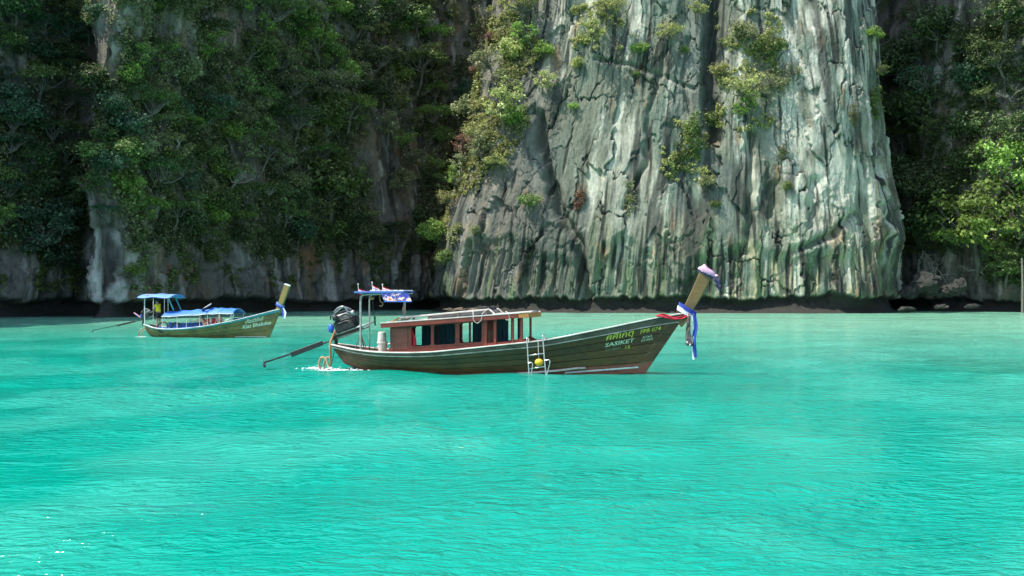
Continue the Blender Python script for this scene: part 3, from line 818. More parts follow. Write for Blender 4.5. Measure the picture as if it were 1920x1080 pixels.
scrub('recess_undergrowth', q_, 4, 60, 2400, vis & (wpx > 1500) & (wpy < 535 - 60 * (wpx < 1800)) & (den > -.3), 1.0, None, [LEAF['dark']], (50, 110))
qb = Vb; bpx, bpy_ = topx(qb[..., 0], qb[..., 1], qb[..., 2])
slope_edge = np.interp(bpy_, [0, 120, 250, 330, 480], [1030, 1010, 985, 905, 846])
mb = (qb[..., 1] < 178) & (bpy_ > -60) & (bpy_ < 500) & (bpx < slope_edge + 25 * gn(qb[..., 0] / 3, qb[..., 1] / 3, qb[..., 2] / 3, 404)) & (gn(qb[..., 0] / 5, qb[..., 1] / 5, qb[..., 2] / 5, 405) > -.12)
scrub('slope_scrub', qb, 6, 52, 820, mb, .6, None, [LEAF['yellow']], (25, 60))
mc = (qb[..., 1] < 178) & (((np.abs(bpx - 1405) < 62) & (bpy_ > 20) & (bpy_ < 250)) | ((np.abs(bpx - 1290) < 48) & (np.abs(bpy_ - 285) < 60)) | ((np.abs(bpx - 1130) < 60) & (bpy_ < 90))) & (gn(qb[..., 0] / 3, qb[..., 1] / 3, qb[..., 2] / 3, 406) > .05)
scrub('ledge_scrub', qb, 6, 52, 300, mc, .5, None, [LEAF['yellow']], (25, 60))
scrub('slope_dry_scrub', qb, 6, 52, 200, mb, .55, None, [LEAF['olive']], (20, 50))
# ------------------------------------------------------------------ boat building helpers
class MB:
    """collects shapes given in a boat's own coordinates (x forward, y away from the lagoon viewer, z up)"""
    def __init__(s): s.V, s.F = [], []
    def add(s, V, F):
        o = len(s.V); s.V += [tuple(map(float, v)) for v in V]; s.F += [tuple(int(i) + o for i in f) for f in F]; return s
    def hexa(s, p):        # 8 corners: bottom 4 ccw, top 4 ccw
        return s.add(p, [(3, 2, 1, 0), (4, 5, 6, 7), (0, 1, 5, 4), (1, 2, 6, 5), (2, 3, 7, 6), (3, 0, 4, 7)])
    def box(s, x0, x1, y0, y1, z0, z1):
        return s.hexa([(x0, y0, z0), (x1, y0, z0), (x1, y1, z0), (x0, y1, z0), (x0, y0, z1), (x1, y0, z1), (x1, y1, z1), (x0, y1, z1)])
    def beam(s, a, b, w, h, up=(0, 0, 1)):
        a, b, up = np.array(a, float), np.array(b, float), np.array(up, float)
        d = (b - a) / np.linalg.norm(b - a); sd = np.cross(d, up); sd /= np.linalg.norm(sd) + 1e-9; u = np.cross(sd, d)
        c = lambda p, i, j: p + sd * w / 2 * i + u * h / 2 * j
        return s.hexa([c(a, -1, -1), c(b, -1, -1), c(b, 1, -1), c(a, 1, -1), c(a, -1, 1), c(b, -1, 1), c(b, 1, 1), c(a, 1, 1)])
    def tube(s, P, r, n=8, caps=True):
        V, F = tube(P, r, n); k = len(P)
        F = [tuple(f) for f in F]
        if caps: F += [tuple(range(n))[::-1], tuple(range((k - 1) * n, k * n))]
        return s.add(V, F)
    def prism(s, prof, y0, y1):   # profile in x-z
        n = len(prof); V = [(x, y0, z) for x, z in prof] + [(x, y1, z) for x, z in prof]
        return s.add(V, [tuple(range(n))[::-1], tuple(range(n, 2 * n))] + [(i, (i + 1) % n, n + (i + 1) % n, n + i) for i in range(n)])
    def lathe(s, c, prof, n=16, ax=(0, 0, 1)):   # prof: (radius, height)
        q = Vector((0, 0, 1)).rotation_difference(Vector(ax)).to_matrix()
        V = [Vector(c) + q @ Vector((r * math.cos(2 * math.pi * j / n), r * math.sin(2 * math.pi * j / n), h)) for r, h in prof for j in range(n)]
        F = [(i * n + j, i * n + (j + 1) % n, (i + 1) * n + (j + 1) % n, (i + 1) * n + j) for i in range(len(prof) - 1) for j in range(n)]
        F += [tuple(range(n))[::-1], tuple(range((len(prof) - 1) * n, len(prof) * n))]
        return s.add(V, F)
    def blob(s, c, r, n=10, m=7, jit=0.0, seed=0):
        g = np.random.default_rng(seed); V = [(c[0], c[1], c[2] - r[2])]
        for i in range(1, m):
            for j in range(n):
                a, b = math.pi * i / m, 2 * math.pi * j / n; k = 1 + jit * g.normal()
                V.append((c[0] + r[0] * math.sin(a) * math.cos(b) * k, c[1] + r[1] * math.sin(a) * math.sin(b) * k, c[2] - r[2] * math.cos(a) * k))
        V.append((c[0], c[1], c[2] + r[2])); L = len(V) - 1
        F = [(0, 1 + (j + 1) % n, 1 + j) for j in range(n)] + [(L, L - n + j, L - n + (j + 1) % n) for j in range(n)]
        F += [(1 + i * n + j, 1 + i * n + (j + 1) % n, 1 + (i + 1) * n + (j + 1) % n, 1 + (i + 1) * n + j) for i in range(m - 2) for j in range(n)]
        return s.add(V, F)
    def ring(s, c, Rr, r, ax=(0, 0, 1), n=22, m=7, a0=0, a1=2 * math.pi):
        q = Vector((0, 0, 1)).rotation_difference(Vector(ax)).to_matrix()
        t = np.linspace(a0, a1, n)
        return s.tube([tuple(Vector(c) + q @ Vector((Rr * math.cos(a), Rr * math.sin(a), 0))) for a in t], r, m, caps=(a1 - a0) < 6.2)
    def sheet(s, P, th=0.01):
        """P: grid (n,m,3) turned into a thin closed sheet"""
        P = np.array(P, float); n, m = P.shape[:2]
        N = np.cross(np.gradient(P, axis=0), np.gradient(P, axis=1)); N /= np.linalg.norm(N, axis=2, keepdims=True) + 1e-9
        A, B = P + N * th / 2, P - N * th / 2
        V = np.vstack([A.reshape(-1, 3), B.reshape(-1, 3)]); o = n * m; F = []
        for i in range(n - 1):
            for j in range(m - 1):
                a, b, c, d = i * m + j, (i + 1) * m + j, (i + 1) * m + j + 1, i * m + j + 1
                F += [(a, b, c, d), (o + d, o + c, o + b, o + a)]
        bd = [(i * m, (i + 1) * m) for i in range(n - 1)][::-1] 
        for i in range(n - 1):
            F += [((i + 1) * m, i * m, o + i * m, o + (i + 1) * m), (i * m + m - 1, (i + 1) * m + m - 1, o + (i + 1) * m + m - 1, o + i * m + m - 1)]
        for j in range(m - 1):
            F += [(j, j + 1, o + j + 1, o + j), ((n - 1) * m + j + 1, (n - 1) * m + j, o + (n - 1) * m + j, o + (n - 1) * m + j + 1)]
        return s.add(V, F)
    def build(s, name, mat, parent=None, org=(0, 0, 0), bevel=0.0, smooth=False):
        me = mesh_np(name, np.array(s.V) - np.array(org), s.F, [mat] if not isinstance(mat, (list, tuple)) else mat, smooth=smooth)
        bm = bmesh.new(); bm.from_mesh(me)
        bmesh.ops.recalc_face_normals(bm, faces=bm.faces)
        if bevel:
            bmesh.ops.bevel(bm, geom=bm.edges[:], offset=bevel, segments=1, affect='EDGES', clamp_overlap=True)
        bm.to_mesh(me); bm.free()
        return obj(name, me, parent)

class Boat:
    """where a boat lies; makes roots for the boat and for the things on it"""
    def __init__(s, x, y, yaw):
        s.M = Matrix.Translation((x, y, 0)) @ Matrix.Rotation(yaw, 4, 'Z'); s.yaw = yaw
    def thing(s, name, org, label, cat, group=None):
        e = empty(name, s.M @ Vector(org), s.yaw)
        return tag(e, label, cat, group)
    def single(s, mb, name, mat, org, label, cat, group=None, **k):
        o = mb.build(name, mat, None, org, **k); o.location = s.M @ Vector(org); o.rotation_euler = (0, 0, s.yaw)
        return tag(o, label, cat, group)

class Hull:
    def __init__(s, sheer, beam, keel, xb, xt, pw=0.5):
        s.sh, s.bm, s.kl, s.xb, s.xt, s.pw = np.array(sheer), np.array(beam), np.array(keel), xb, xt, pw
    def smooth(s, x, T):
        return (np.interp(x - .35, T[:, 0], T[:, 1]) + 2 * np.interp(x, T[:, 0], T[:, 1]) + np.interp(x + .35, T[:, 0], T[:, 1])) / 4
    def pt(s, u, t, side=-1, off=0.0):
        u, t = np.broadcast_arrays(np.asarray(u, float), np.asarray(t, float))
        xt = s.xt[0] + (s.xt[1] - s.xt[0]) * u; xb = s.xb[0] + (s.xb[1] - s.xb[0]) * u
        x = xb + (xt - xb) * t
        zs, zk = s.smooth(xt, s.sh), s.smooth(xt, s.kl)
        z = zk + (zs - zk) * t
        b = np.interp(xt, s.bm[:, 0], s.bm[:, 1]); b = (np.interp(xt - .4, s.bm[:, 0], s.bm[:, 1]) + b + np.interp(xt + .4, s.bm[:, 0], s.bm[:, 1])) / 3 * (1 - sst(.93, 1.0, u)) + b * sst(.93, 1.0, u)
        return np.stack([x, side * (b * t ** s.pw + off), z], -1)
    def side_at(s, x, z, off=0.0, side=-1):
        x, z = np.asarray(x, float), np.asarray(z, float)
        lo, hi = np.zeros(x.shape), np.ones(x.shape)
        for _ in range(30):
            u = (lo + hi) / 2
            xt = s.xt[0] + (s.xt[1] - s.xt[0]) * u
            zs, zk = s.smooth(xt, s.sh), s.smooth(xt, s.kl)
            t = np.clip((z - zk) / (zs - zk), 0.02, 1.05)
            xx = s.pt(u, t)[..., 0]
            m = xx < x; lo = np.where(m, u, lo); hi = np.where(m, hi, u)
        return s.pt(u, t, side, off)
    def build(s, root, mats, strakes, nu=46):
        U = np.linspace(0, 1, nu)
        m = MB()
        for side in (-1, 1):                       # continuous inner skin
            P = s.pt(U[:, None], np.linspace(0.0, 1, 9)[None], side, -0.03)
            P[..., 1] = np.where(side * P[..., 1] < 0, 0, P[..., 1])
            m.sheet(P, .012)
        m.build('hull_lining', mats['inner'], root, smooth=True)
        for side in (-1, 1):
            for (t0, t1, mk) in strakes:
                P = s.pt(U[:, None], np.linspace(t0 + .006, t1 - .006, 4)[None], side, 0.0)
                P[..., 1] += side * np.array((.010, .006, .003, 0.0))[None]
                P[..., 1] = np.where(side * P[..., 1] < 0.004, side * .004, P[..., 1])
                MB().sheet(P, .03).build('plank', mats[mk], root, smooth=False)
    def sweep(s, t, off, w, h, sides=(-1, 1), u0=0.0, u1=1.0, n=46, dz=0.0):
        m = MB(); U = np.linspace(u0, u1, n)
        for side in sides:
            P = s.pt(U, np.full(n, t), side, off) + np.array((0, 0, dz))
            R8 = np.stack([P + np.array((0, side * a * w / 2, b * h / 2)) for a, b in ((-1, -1), (1, -1), (1, 1), (-1, 1))], 1)
            V = R8.reshape(-1, 3); F = [(i * 4 + j, i * 4 + (j + 1) % 4, (i + 1) * 4 + (j + 1) % 4, (i + 1) * 4 + j) for i in range(n - 1) for j in range(4)]
            F += [(3, 2, 1, 0), tuple((n - 1) * 4 + j for j in range(4))]
            m.add(V, F)
        return m
    def deck(s, t, u0, u1, inset, dz, th=.03, n=16):
        U = np.linspace(u0, u1, n); A = s.pt(U, np.full(n, t), -1, -inset); B = s.pt(U, np.full(n, t), 1, -inset)
        A[:, 1] = np.minimum(A[:, 1], -.005); B[:, 1] = np.maximum(B[:, 1], .005)
        A[:, 2] += dz; B[:, 2] += dz
        return MB().sheet(np.stack([A, (A + B) / 2 + np.array((0, 0, .015)), B], 1), th)
    def stem(s, back, off=.022, n=10):
        T = np.linspace(0.02, 1.0, n); m = MB(); Va = []
        for t in T:
            e = s.pt(1.0, t)[0]; z = s.pt(1.0, t)[2]
            a = s.side_at(np.array(e - back), np.array(z), off)
            Va.append([(a[0], a[1], z), (e + .03, -.035, z), (e + .03, .035, z), (a[0], -a[1], z)])
        V = np.array(Va).reshape(-1, 3)
        F = [(i * 4 + j, i * 4 + j + 1, (i + 1) * 4 + j + 1, (i + 1) * 4 + j) for i in range(n - 1) for j in range(3)]
        F += [(i * 4 + 3, i * 4, (i + 1) * 4, (i + 1) * 4 + 3) for i in range(n - 1)] + [(0, 3, 2, 1), tuple((n - 1) * 4 + j for j in range(4))]
        return m.add(V, F)

def curve_mesh(splines, depth):
    """2-D outlines (first one outer, the rest holes) filled and thickened; returns verts (x, depth, z) and faces"""
    cu = bpy.data.curves.new('outline', 'CURVE'); cu.dimensions = '2D'; cu.fill_mode = 'BOTH'; cu.extrude = depth / 2
    for pts in splines:
        sp = cu.splines.new('POLY'); sp.points.add(len(pts) - 1); sp.use_cyclic_u = True
        for p, (x, z) in zip(sp.points, pts): p.co = (x, z, 0, 1)
    o = bpy.data.objects.new('outline', cu); COL.objects.link(o)
    dg = bpy.context.evaluated_depsgraph_get(); me = bpy.data.meshes.new_from_object(o.evaluated_get(dg))
    V = [(v.co.x, v.co.z, v.co.y) for v in me.vertices]; F = [tuple(p.vertices) for p in me.polygons]
    bpy.data.objects.remove(o); bpy.data.curves.remove(cu); bpy.data.meshes.remove(me)
    return V, F
def rrect(x0, x1, za, zb, zc_, zd, r=.07, n=4):
    """rounded quadrilateral: bottom edge za..zb, top edge zc_..zd (left..right)"""
    out = []
    for (cx_, cz_, a0) in ((x1 - r, zb + r, -90), (x1 - r, zd - r, 0), (x0 + r, zc_ - r, 90), (x0 + r, za + r, 180)):
        for k in range(n + 1):
            a = R(a0 + 90 * k / n); out.append((cx_ + r * math.cos(a), cz_ + r * math.sin(a)))
    return out
def text_flat(body, res=2, bold=0.0):
    cu = bpy.data.curves.new('t', 'FONT'); cu.body = body; cu.size = 1; cu.resolution_u = res; cu.offset = bold
    o = bpy.data.objects.new('t', cu); COL.objects.link(o)
    dg = bpy.context.evaluated_depsgraph_get(); me = bpy.data.meshes.new_from_object(o.evaluated_get(dg))
    V = np.array([v.co[:2] for v in me.vertices]); F = [tuple(p.vertices) for p in me.polygons]
    bpy.data.objects.remove(o); bpy.data.curves.remove(cu); bpy.data.meshes.remove(me)
    V -= V.min(0); V /= V.max(0)
    return V, F
def hull_text(hull, body, x0, z0, w, h, slope, mat, parent, shear=.15, bold=0.0, off=.030):
    V, F = text_flat(body, 2, bold)
    x = x0 + V[:, 0] * w + V[:, 1] * h * shear; z = z0 + V[:, 1] * h + V[:, 0] * w * slope
    P = hull.side_at(x, z, off)
    me = mesh_np('lettering', P, F, [mat], smooth=False)
    return obj('lettering', me, parent)
def smooth_path(P, k=8):
    P = np.array(P, float); out = []
    for i in range(len(P) - 1):
        p0, p1, p2, p3 = P[max(i - 1, 0)], P[i], P[i + 1], P[min(i + 2, len(P) - 1)]
        t = np.linspace(0, 1, k, endpoint=False)[:, None]
        out.append(0.5 * (2 * p1 + (p2 - p0) * t + (2 * p0 - 5 * p1 + 4 * p2 - p3) * t ** 2 + (3 * p1 - p0 - 3 * p2 + p3) * t ** 3))
    return np.vstack(out + [P[-1:]])
def ribbon(path, w, th=.012, wdir=(0, 1, 0), tw=0.0, seed=0, wob=.25):
    P = smooth_path(path, 6); n = len(P); g = np.random.default_rng(seed); wd = np.array(wdir, float); wd /= np.linalg.norm(wd)
    T = np.gradient(P, axis=0); T /= np.linalg.norm(T, axis=1)[:, None]
    G = np.zeros((n, 5, 3)); ww = np.broadcast_to(np.interp(np.linspace(0, 1, n), np.linspace(0, 1, len(np.atleast_1d(w))), np.atleast_1d(w)), (n,))
    for i in range(n):
        b = np.cross(T[i], wd); a = tw * i / n + wob * math.sin(i * .9 + seed)
        d = wd * math.cos(a) + b * math.sin(a)
        for j in range(5):
            k = (j - 2) / 4
            G[i, j] = P[i] + d * ww[i] * k + b * .10 * ww[i] * math.cos(k * 7 + i * .4)
    return MB().sheet(G, th)

def wood(name, col, col2, rough, grain=9.0, dirt=(.03, .025, .02), dirt_amt=.6, spec=.5):
    m, nt, p = new_mat(name)
    v = mapping(nt, (.35, 3, 3.2))
    f = noise_tex(nt, v, grain, 6, .62, .3)
    c = ramp(nt, f, [(.32, col), (.68, col2)])
    f2 = noise_tex(nt, mapping(nt, (.7, 1, 1.2)), 2.2, 6, .68)
    c = mixrgb(nt, c, dirt, ramp(nt, f2, [(.46, (0, 0, 0)), (.66, (dirt_amt,) * 3)]))
    oi = nd(nt, 'ObjectInfo'); mr = nd(nt, 'MapRange'); mr.inputs[3].default_value = .78; mr.inputs[4].default_value = 1.2
    nt.links.new(oi.outputs['Random'], mr.inputs[0])
    hs = nd(nt, 'HueSaturation'); nt.links.new(mr.outputs[0], hs.inputs['Value']); nt.links.new(c, hs.inputs['Color'])
    nt.links.new(hs.outputs[0], p.inputs['Base Color'])
    nt.links.new(ramp(nt, f2, [(.3, (rough,) * 3), (.7, (min(1, rough + .25),) * 3)]), p.inputs['Roughness'])
    p.inputs['Specular IOR Level'].default_value = spec
    b = nd(nt, 'Bump', Strength=.35, Distance=.01); nt.links.new(f, b.inputs['Height']); nt.links.new(b.outputs[0], p.inputs['Normal'])
    return m
M = dict(
    strake=wood('strake_wood', (.38, .33, .27), (.56, .50, .43), .5, dirt=(.16, .10, .06), dirt_amt=.7),
    hull=wood('hull_wood', (.068, .026, .008), (.150, .066, .019), .27, dirt=(.035, .024, .014)),
    hullred=wood('bottom_paint', (.20, .050, .030), (.30, .10, .06), .5, dirt=(.075, .045, .03)),
    stem=wood('stem_wood', (.12, .06, .035), (.21, .115, .065), .42),
    prow=wood('prow_wood', (.135, .086, .027), (.215, .138, .044), .4, dirt=(.10, .065, .03), dirt_amt=.7),
    rail=wood('rail_wood', (.58, .53, .47), (.80, .76, .70), .5, dirt=(.28, .19, .12), dirt_amt=.6),
    raildk=wood('sheer_wood', (.10, .065, .045), (.20, .14, .10), .5),
    inner=wood('inner_wood', (.09, .06, .035), (.16, .11, .07), .7),
    deck=wood('deck_wood', (.24, .17, .11), (.40, .31, .21), .7, dirt=(.10, .08, .06)),
    cabin=wood('cabin_wood', (.20, .028, .015), (.33, .058, .031), .32, dirt=(.055, .022, .016), dirt_amt=.5),
    cabin2=wood('cabin_panel_wood', (.15, .036, .022), (.24, .064, .038), .4, dirt=(.05, .03, .022)),
    roofend=wood('roof_end_wood', (.34, .12, .03), (.60, .27, .06), .4, dirt=(.16, .05, .03), dirt_amt=.5),
    rooftop=surf_mat('roof_paint', (.46, .44, .42), .7, .25, 3, dirt=(.22, .20, .18)),
    hull2=wood('hull_wood_ochre', (.13, .095, .030), (.27, .20, .068), .38, dirt=(.05, .05, .022)),
    prow2=wood('prow_wood_yellow', (.20, .145, .038), (.32, .235, .07), .4, dirt=(.12, .09, .035), dirt_amt=.6),
    white=surf_mat('white_paint', (.72, .72, .70), .5, .08, 5, dirt=(.40, .36, .30)),
    turq=surf_mat('turquoise_paint', (.04, .36, .42), .45, .12, 5),
    blue=surf_mat('blue_boards', (.025, .15, .50), .5, .2, 3, dirt=(.04, .11, .3)),
    tarp=surf_mat('blue_tarp', (.035, .17, .58), .6, .25, 2.2, bump=.3, dirt=(.12, .30, .66)),
    tarplight=surf_mat('pale_blue_tarp', (.12, .27, .64), .6, .12, 2.2, bump=.3),
    teal=surf_mat('teal_curtain', (.010, .065, .095), .75, .3, 2.5, stretch=(6, 1, .5), bump=.5),
    steel=surf_mat('steel_tube', (.55, .57, .56), .32, .12, 8, metal=.85),
    pole=surf_mat('galvanised_pole', (.40, .42, .39), .45, .2, 6, metal=.5, dirt=(.22, .17, .12)),
    black=surf_mat('black_rubber', (.018, .019, .020), .5, .3, 8),
    iron=surf_mat('oily_iron', (.030, .031, .032), .42, .5, 9, metal=.35, dirt=(.10, .085, .07)),
    alu=surf_mat('cast_aluminium', (.35, .36, .36), .4, .3, 9, metal=.7, dirt=(.08, .075, .07)),
    rope=surf_mat('tan_rope', (.40, .27, .15), .9, .3, 20, bump=.6),
    ropeor=surf_mat('orange_rope', (.42, .17, .06), .85, .3, 20, bump=.6),
    ropew=surf_mat('white_rope', (.66, .63, .58), .85, .15, 20, bump=.4),
    red=surf_mat('red_cloth', (.55, .02, .035), .75, .2, 8, bump=.3),
    wcloth=surf_mat('white_cloth', (.76, .76, .78), .8, .08, 8, bump=.3),
    bcloth=surf_mat('blue_cloth', (.025, .055, .34), .75, .2, 8, bump=.3),
    navy=surf_mat('navy_cloth', (.018, .022, .07), .7, .3, 8, bump=.3),
    pink=surf_mat('pink_cloth', (.62, .36, .50), .8, .2, 9, bump=.4),
    garland=surf_mat('faded_garland', (.12, .09, .085), .9, .6, 14, bump=.7),
    yellowb=surf_mat('yellow_float', (.72, .42, .02), .5, .12, 6),
    bucket=surf_mat('old_white_plastic', (.58, .53, .47), .55, .12, 6, dirt=(.38, .30, .24)),
    bluecan=surf_mat('blue_plastic', (.03, .12, .50), .4, .2, 6),
    orange=surf_mat('orange_vest', (.70, .13, .04), .7, .2, 7, bump=.3),
    letter=surf_mat('lettering_lime', (.66, .58, .07), .55, .25, 16, dirt=(.30, .33, .07)),
    letterw=surf_mat('lettering_pale', (.58, .66, .44), .55, .25, 16, dirt=(.32, .36, .22)),
    letterf=surf_mat('lettering_faded', (.30, .27, .16), .6, .4, 16, dirt=(.14, .12, .07)),
    letter2=surf_mat('lettering_white', (.66, .72, .55), .55, .2, 16),
    skin=surf_mat('skin', (.42, .24, .16), .55, .08, 5), skinp=surf_mat('skin_fair', (.60, .37, .28), .55, .08, 5),
    yshirt=surf_mat('yellow_shirt', (.95, .66, .01), .8, .10, 7, bump=.3),
    shorts=surf_mat('black_shorts', (.022, .022, .026), .8, .3, 9, bump=.3), hair=surf_mat('black_hair', (.012, .010, .009), .5, .3, 20),
    swim=surf_mat('coral_swimsuit', (.60, .17, .08), .7, .2, 9))
def print_mat():
    m, nt, p = new_mat('printed_panel')
    v = mapping(nt, (1, 1, 1)); f = noise_tex(nt, v, 7, 3, .6); f2 = noise_tex(nt, v, 4.1, 2)
    c = ramp(nt, f, [(.40, (.02, .04, .20)), (.47, (.03, .05, .24)), (.54, (.42, .36, .28)), (.62, (.52, .47, .42)), (.66, (.45, .10, .05))])
    c = mixrgb(nt, (.025, .045, .22), c, ramp(nt, f2, [(.42, (0, 0, 0)), (.50, (1, 1, 1))]))
    nt.links.new(c, p.inputs['Base Color']); p.inputs['Roughness'].default_value = .85; p.inputs['Specular IOR Level'].default_value = .15
    return m
M['print'] = print_mat()
# ------------------------------------------------------------------ near boat: dark wooden longtail with a cabin
BA = Boat((915 - 960) / FPX * 34.5, 34.5, R(-12))
HA = Hull(sheer=[(-5.1, .84), (-4.7, .76), (-4.19, .69), (-3.37, .62), (-2.4, .62), (-1.58, .65), (-.29, .79), (1.5, .985), (2.05, 1.05), (3.6, 1.37), (5.3, 1.73), (6.15, 1.88)],
          beam=[(-5.1, .16), (-4.85, .42), (-4.4, .64), (-3.4, .86), (-1.5, .98), (.2, .98), (1.5, .90), (2.8, .74), (4.2, .48), (5.3, .24), (6.15, .045)],
          keel=[(-5.1, .25), (-4.7, .10), (-4.2, -.06), (-3.4, -.22), (-2, -.34), (5, -.34), (6.15, -.30)], xb=(-4.72, 4.66), xt=(-5.1, 6.12), pw=.46)
boat = BA.thing('longtail_boat', (0, 0, 0), 'dark brown wooden longtail boat with red-brown cabin, lying nearest on turquoise water', 'boat', 'longtail boats in the lagoon')
HA.build(boat, dict(M), [(.0, .17, 'hullred'), (.17, .33, 'hullred'), (.33, .47, 'hull'), (.47, .61, 'hull'), (.61, .75, 'hull'), (.75, .88, 'hull'), (.88, .995, 'raildk')])
HA.sweep(.885, .022, .05, .035, dz=0).build('rubbing_strake', M['strake'], boat, bevel=.006)
HA.sweep(1.0, .0, .13, .04, dz=.018).build('cap_rail', M['rail'], boat, bevel=.008)
HA.stem(.33).build('stem', M['stem'], boat)
MB().prism([(5.80, 1.70), (6.05, 2.00), (6.30, 2.52), (6.58, 3.17), (6.93, 2.99), (6.66, 2.46), (6.36, 1.95), (6.17, 1.62), (6.02, 1.45)], -.085, .085).build('prow_post', M['prow'], boat, bevel=.02)
MB().prism([(5.86, 1.90), (5.94, 2.16), (6.02, 2.17), (6.06, 2.00)], -.05, .05).build('prow_cleat', M['stem'], boat, bevel=.01)
HA.deck(1.0, .015, .20, .05, -.10).build('aft_deck', M['deck'], boat)
HA.deck(.62, .18, .66, .05, -.06).build('floor', M['deck'], boat)
HA.deck(1.0, .62, .985, .05, -.09).build('fore_deck', M['deck'], boat)
for k in range(7):
    u = .645 + k * .045
    p0, p1 = HA.pt(u, 1., -1, -.06), HA.pt(u, 1., 1, -.06)
    if p1[1] > .1: MB().beam(p0 + np.array((0, 0, -.05)), p1 + np.array((0, 0, -.05)), .05, .03).build('deck_beam', M['raildk'], boat)
# white boot stripe painted on the bow, pale fender tube
def stripe(a, b, w, off=.034, n=30):
    x = np.linspace(a[0], b[0], n); z = np.linspace(a[1], b[1], n)
    lo = HA.side_at(x, z - w / 2, off); hi = HA.side_at(x, z + w / 2, off)
    return MB().sheet(np.stack([lo, (lo + hi) / 2, hi], 1), .008)
stripe((2.5, .05), (4.72, .235), .045).build('boot_stripe', M['white'], boat)
x_ = np.linspace(.4, 3.15, 14); z_2 = np.interp(x_, [.4, 1.5, 2.3, 2.9, 3.15], [-.03, .045, .12, .20, .21])
fo = HA.side_at(x_, z_2, .075)
BA.single(MB().tube(fo, .035, 8), 'fender_pole', M['rail'], fo[7], 'pale rounded pole lashed low along the near boat hull under the ladder', 'pole', smooth=True)
# lettering on the near side of the bow
hull_text(HA, 'ศศิเกตุ', 3.76, .985, .80, .245, .20, M['letter'], boat, .30, .012)
hull_text(HA, 'SASIKET', 3.74, .845, .86, .125, .185, M['letterw'], boat, .28, .014)
hull_text(HA, 'FPB 074', 4.80, 1.255, .60, .125, .19, M['letter'], boat, .22, .010)
hull_text(HA, '5762', 4.86, 1.105, .28, .075, .19, M['letterw'], boat, .22, .0)
hull_text(HA, '01464', 4.81, 1.005, .35, .075, .19, M['letterw'], boat, .22, .0)
hull_text(HA, 'โทรศัพท์', 3.74, .715, .46, .085, .17, M['letterf'], boat, .2, 0)
hull_text(HA, '12', 4.34, .80, .14, .085, .17, M['letter'], boat, .2, .012)
# ---- cabin
def zr(x): return 1.42 + .0754 * (x + 3.14)
def zs_(x): return float(np.interp(x, [-3, -1.5, 0, 1.3], [.60, .64, .80, .95]))
def wall_plate(y, outer, holes, th=.035):
    V, F = curve_mesh([outer] + holes, th)
    return MB().add([(x, yy + y, z) for x, yy, z in V], F)
def win(x0, x1, zb, r=.07): return rrect(x0, x1, zb, zb + .055 * (x1 - x0), zr(x0) - .05, zr(x1) - .05, r)
outer = [(-3.0, zs_(-3) + .02), (-1.5, zs_(-1.5) + .02), (0, zs_(0) + .02), (.22, .84), (.10, .96), (.06, 1.10), (.06, zr(.06)), (-2.95, zr(-2.95)), (-2.95, .80), (-3.06, .70)]
wall_plate(-.74, outer, [win(-2.27, -1.64, .83), win(-1.55, -.86, .88), win(-.73, -.02, .945)]).build('cabin_wall', M['cabin'], boat)
MB().box(-2.90, -2.40, -.772, -.758, .74, zr(-2.9) - .05).build('wall_panel', M['cabin2'], boat, bevel=.005)
outer = [(-2.95, zs_(-3)), (0, zs_(0)), (.06, zr(.06)), (-2.95, zr(-2.95))]
wall_plate(.74, outer, [win(-2.60, -1.92, .80), win(-1.78, -1.10, .85), win(-1.02, -.30, .91)]).build('cabin_wall', M['cabin'], boat)
MB().box(-.80, -.74, .70, .76, .86, zr(-.8)).build('mullion', M['cabin2'], boat)
for x0, x1 in ((-2.36, -1.86), (-1.80, -1.08), (-.66, -.26)):
    n = 26; xs = np.linspace(x0, x1, n); yy = .655 + .014 * np.sin(np.arange(n) * 1.7)
    zt, zb_ = np.array([zr(x) - .02 for x in xs]), np.array([zs_(x) + .08 for x in xs])
    MB().sheet(np.stack([np.stack([xs, yy, zb_], -1), np.stack([xs, yy, zt], -1)], 1), .008).build('curtain', M['teal'], boat)
MB().box(-2.98, -2.92, -.72, .72, .62, zr(-2.95)).build('aft_bulkhead', M['cabin2'], boat)
for (x, w, yy) in ((.10, .09, -.74), (.40, .08, -.76), (.96, .07, -.76), (1.22, .07, -.74), (.10, .08, .74), (.62, .07, .74), (1.22, .07, .72)):
    MB().hexa([(x - w / 2, yy - .035, zs_(x)), (x + w / 2, yy - .035, zs_(x)), (x + w / 2, yy + .035, zs_(x)), (x - w / 2, yy + .035, zs_(x)),
               (x - w / 2, yy - .035, zr(x - w / 2)), (x + w / 2, yy - .035, zr(x + w / 2)), (x + w / 2, yy + .035, zr(x + w / 2)), (x - w / 2, yy + .035, zr(x - w / 2))]).build('cabin_post', M['cabin'], boat, bevel=.008)
xs = np.linspace(.16, .52, 12); MB().sheet(np.stack([np.stack([xs, .62 + .012 * np.sin(np.arange(12) * 1.8), 0 * xs + .95], -1), np.stack([xs, .62 + .012 * np.sin(np.arange(12) * 1.8), zr(.3) + 0 * xs], -1)], 1), .008).build('curtain', M['teal'], boat)
xs = np.linspace(.82, 1.0, 8); MB().sheet(np.stack([np.stack([xs, .62 + .012 * np.sin(np.arange(8) * 1.8), 0 * xs + .98], -1), np.stack([xs, .62 + .012 * np.sin(np.arange(8) * 1.8), zr(.9) + 0 * xs], -1)], 1), .008).build('curtain', M['teal'], boat)
MB().prism([(.05, .80), (1.42, .95), (1.44, 1.00), (1.30, 1.08), (1.20, 1.15), (1.12, 1.06), (.95, 1.02), (.12, .96)], -.765, -.735).build('coaming', M['cabin'], boat)
MB().prism([(.05, .80), (1.42, .95), (1.44, 1.00), (1.30, 1.08), (1.20, 1.15), (1.12, 1.06), (.95, 1.02), (.12, .96)], .72, .75).build('coaming', M['cabin'], boat)
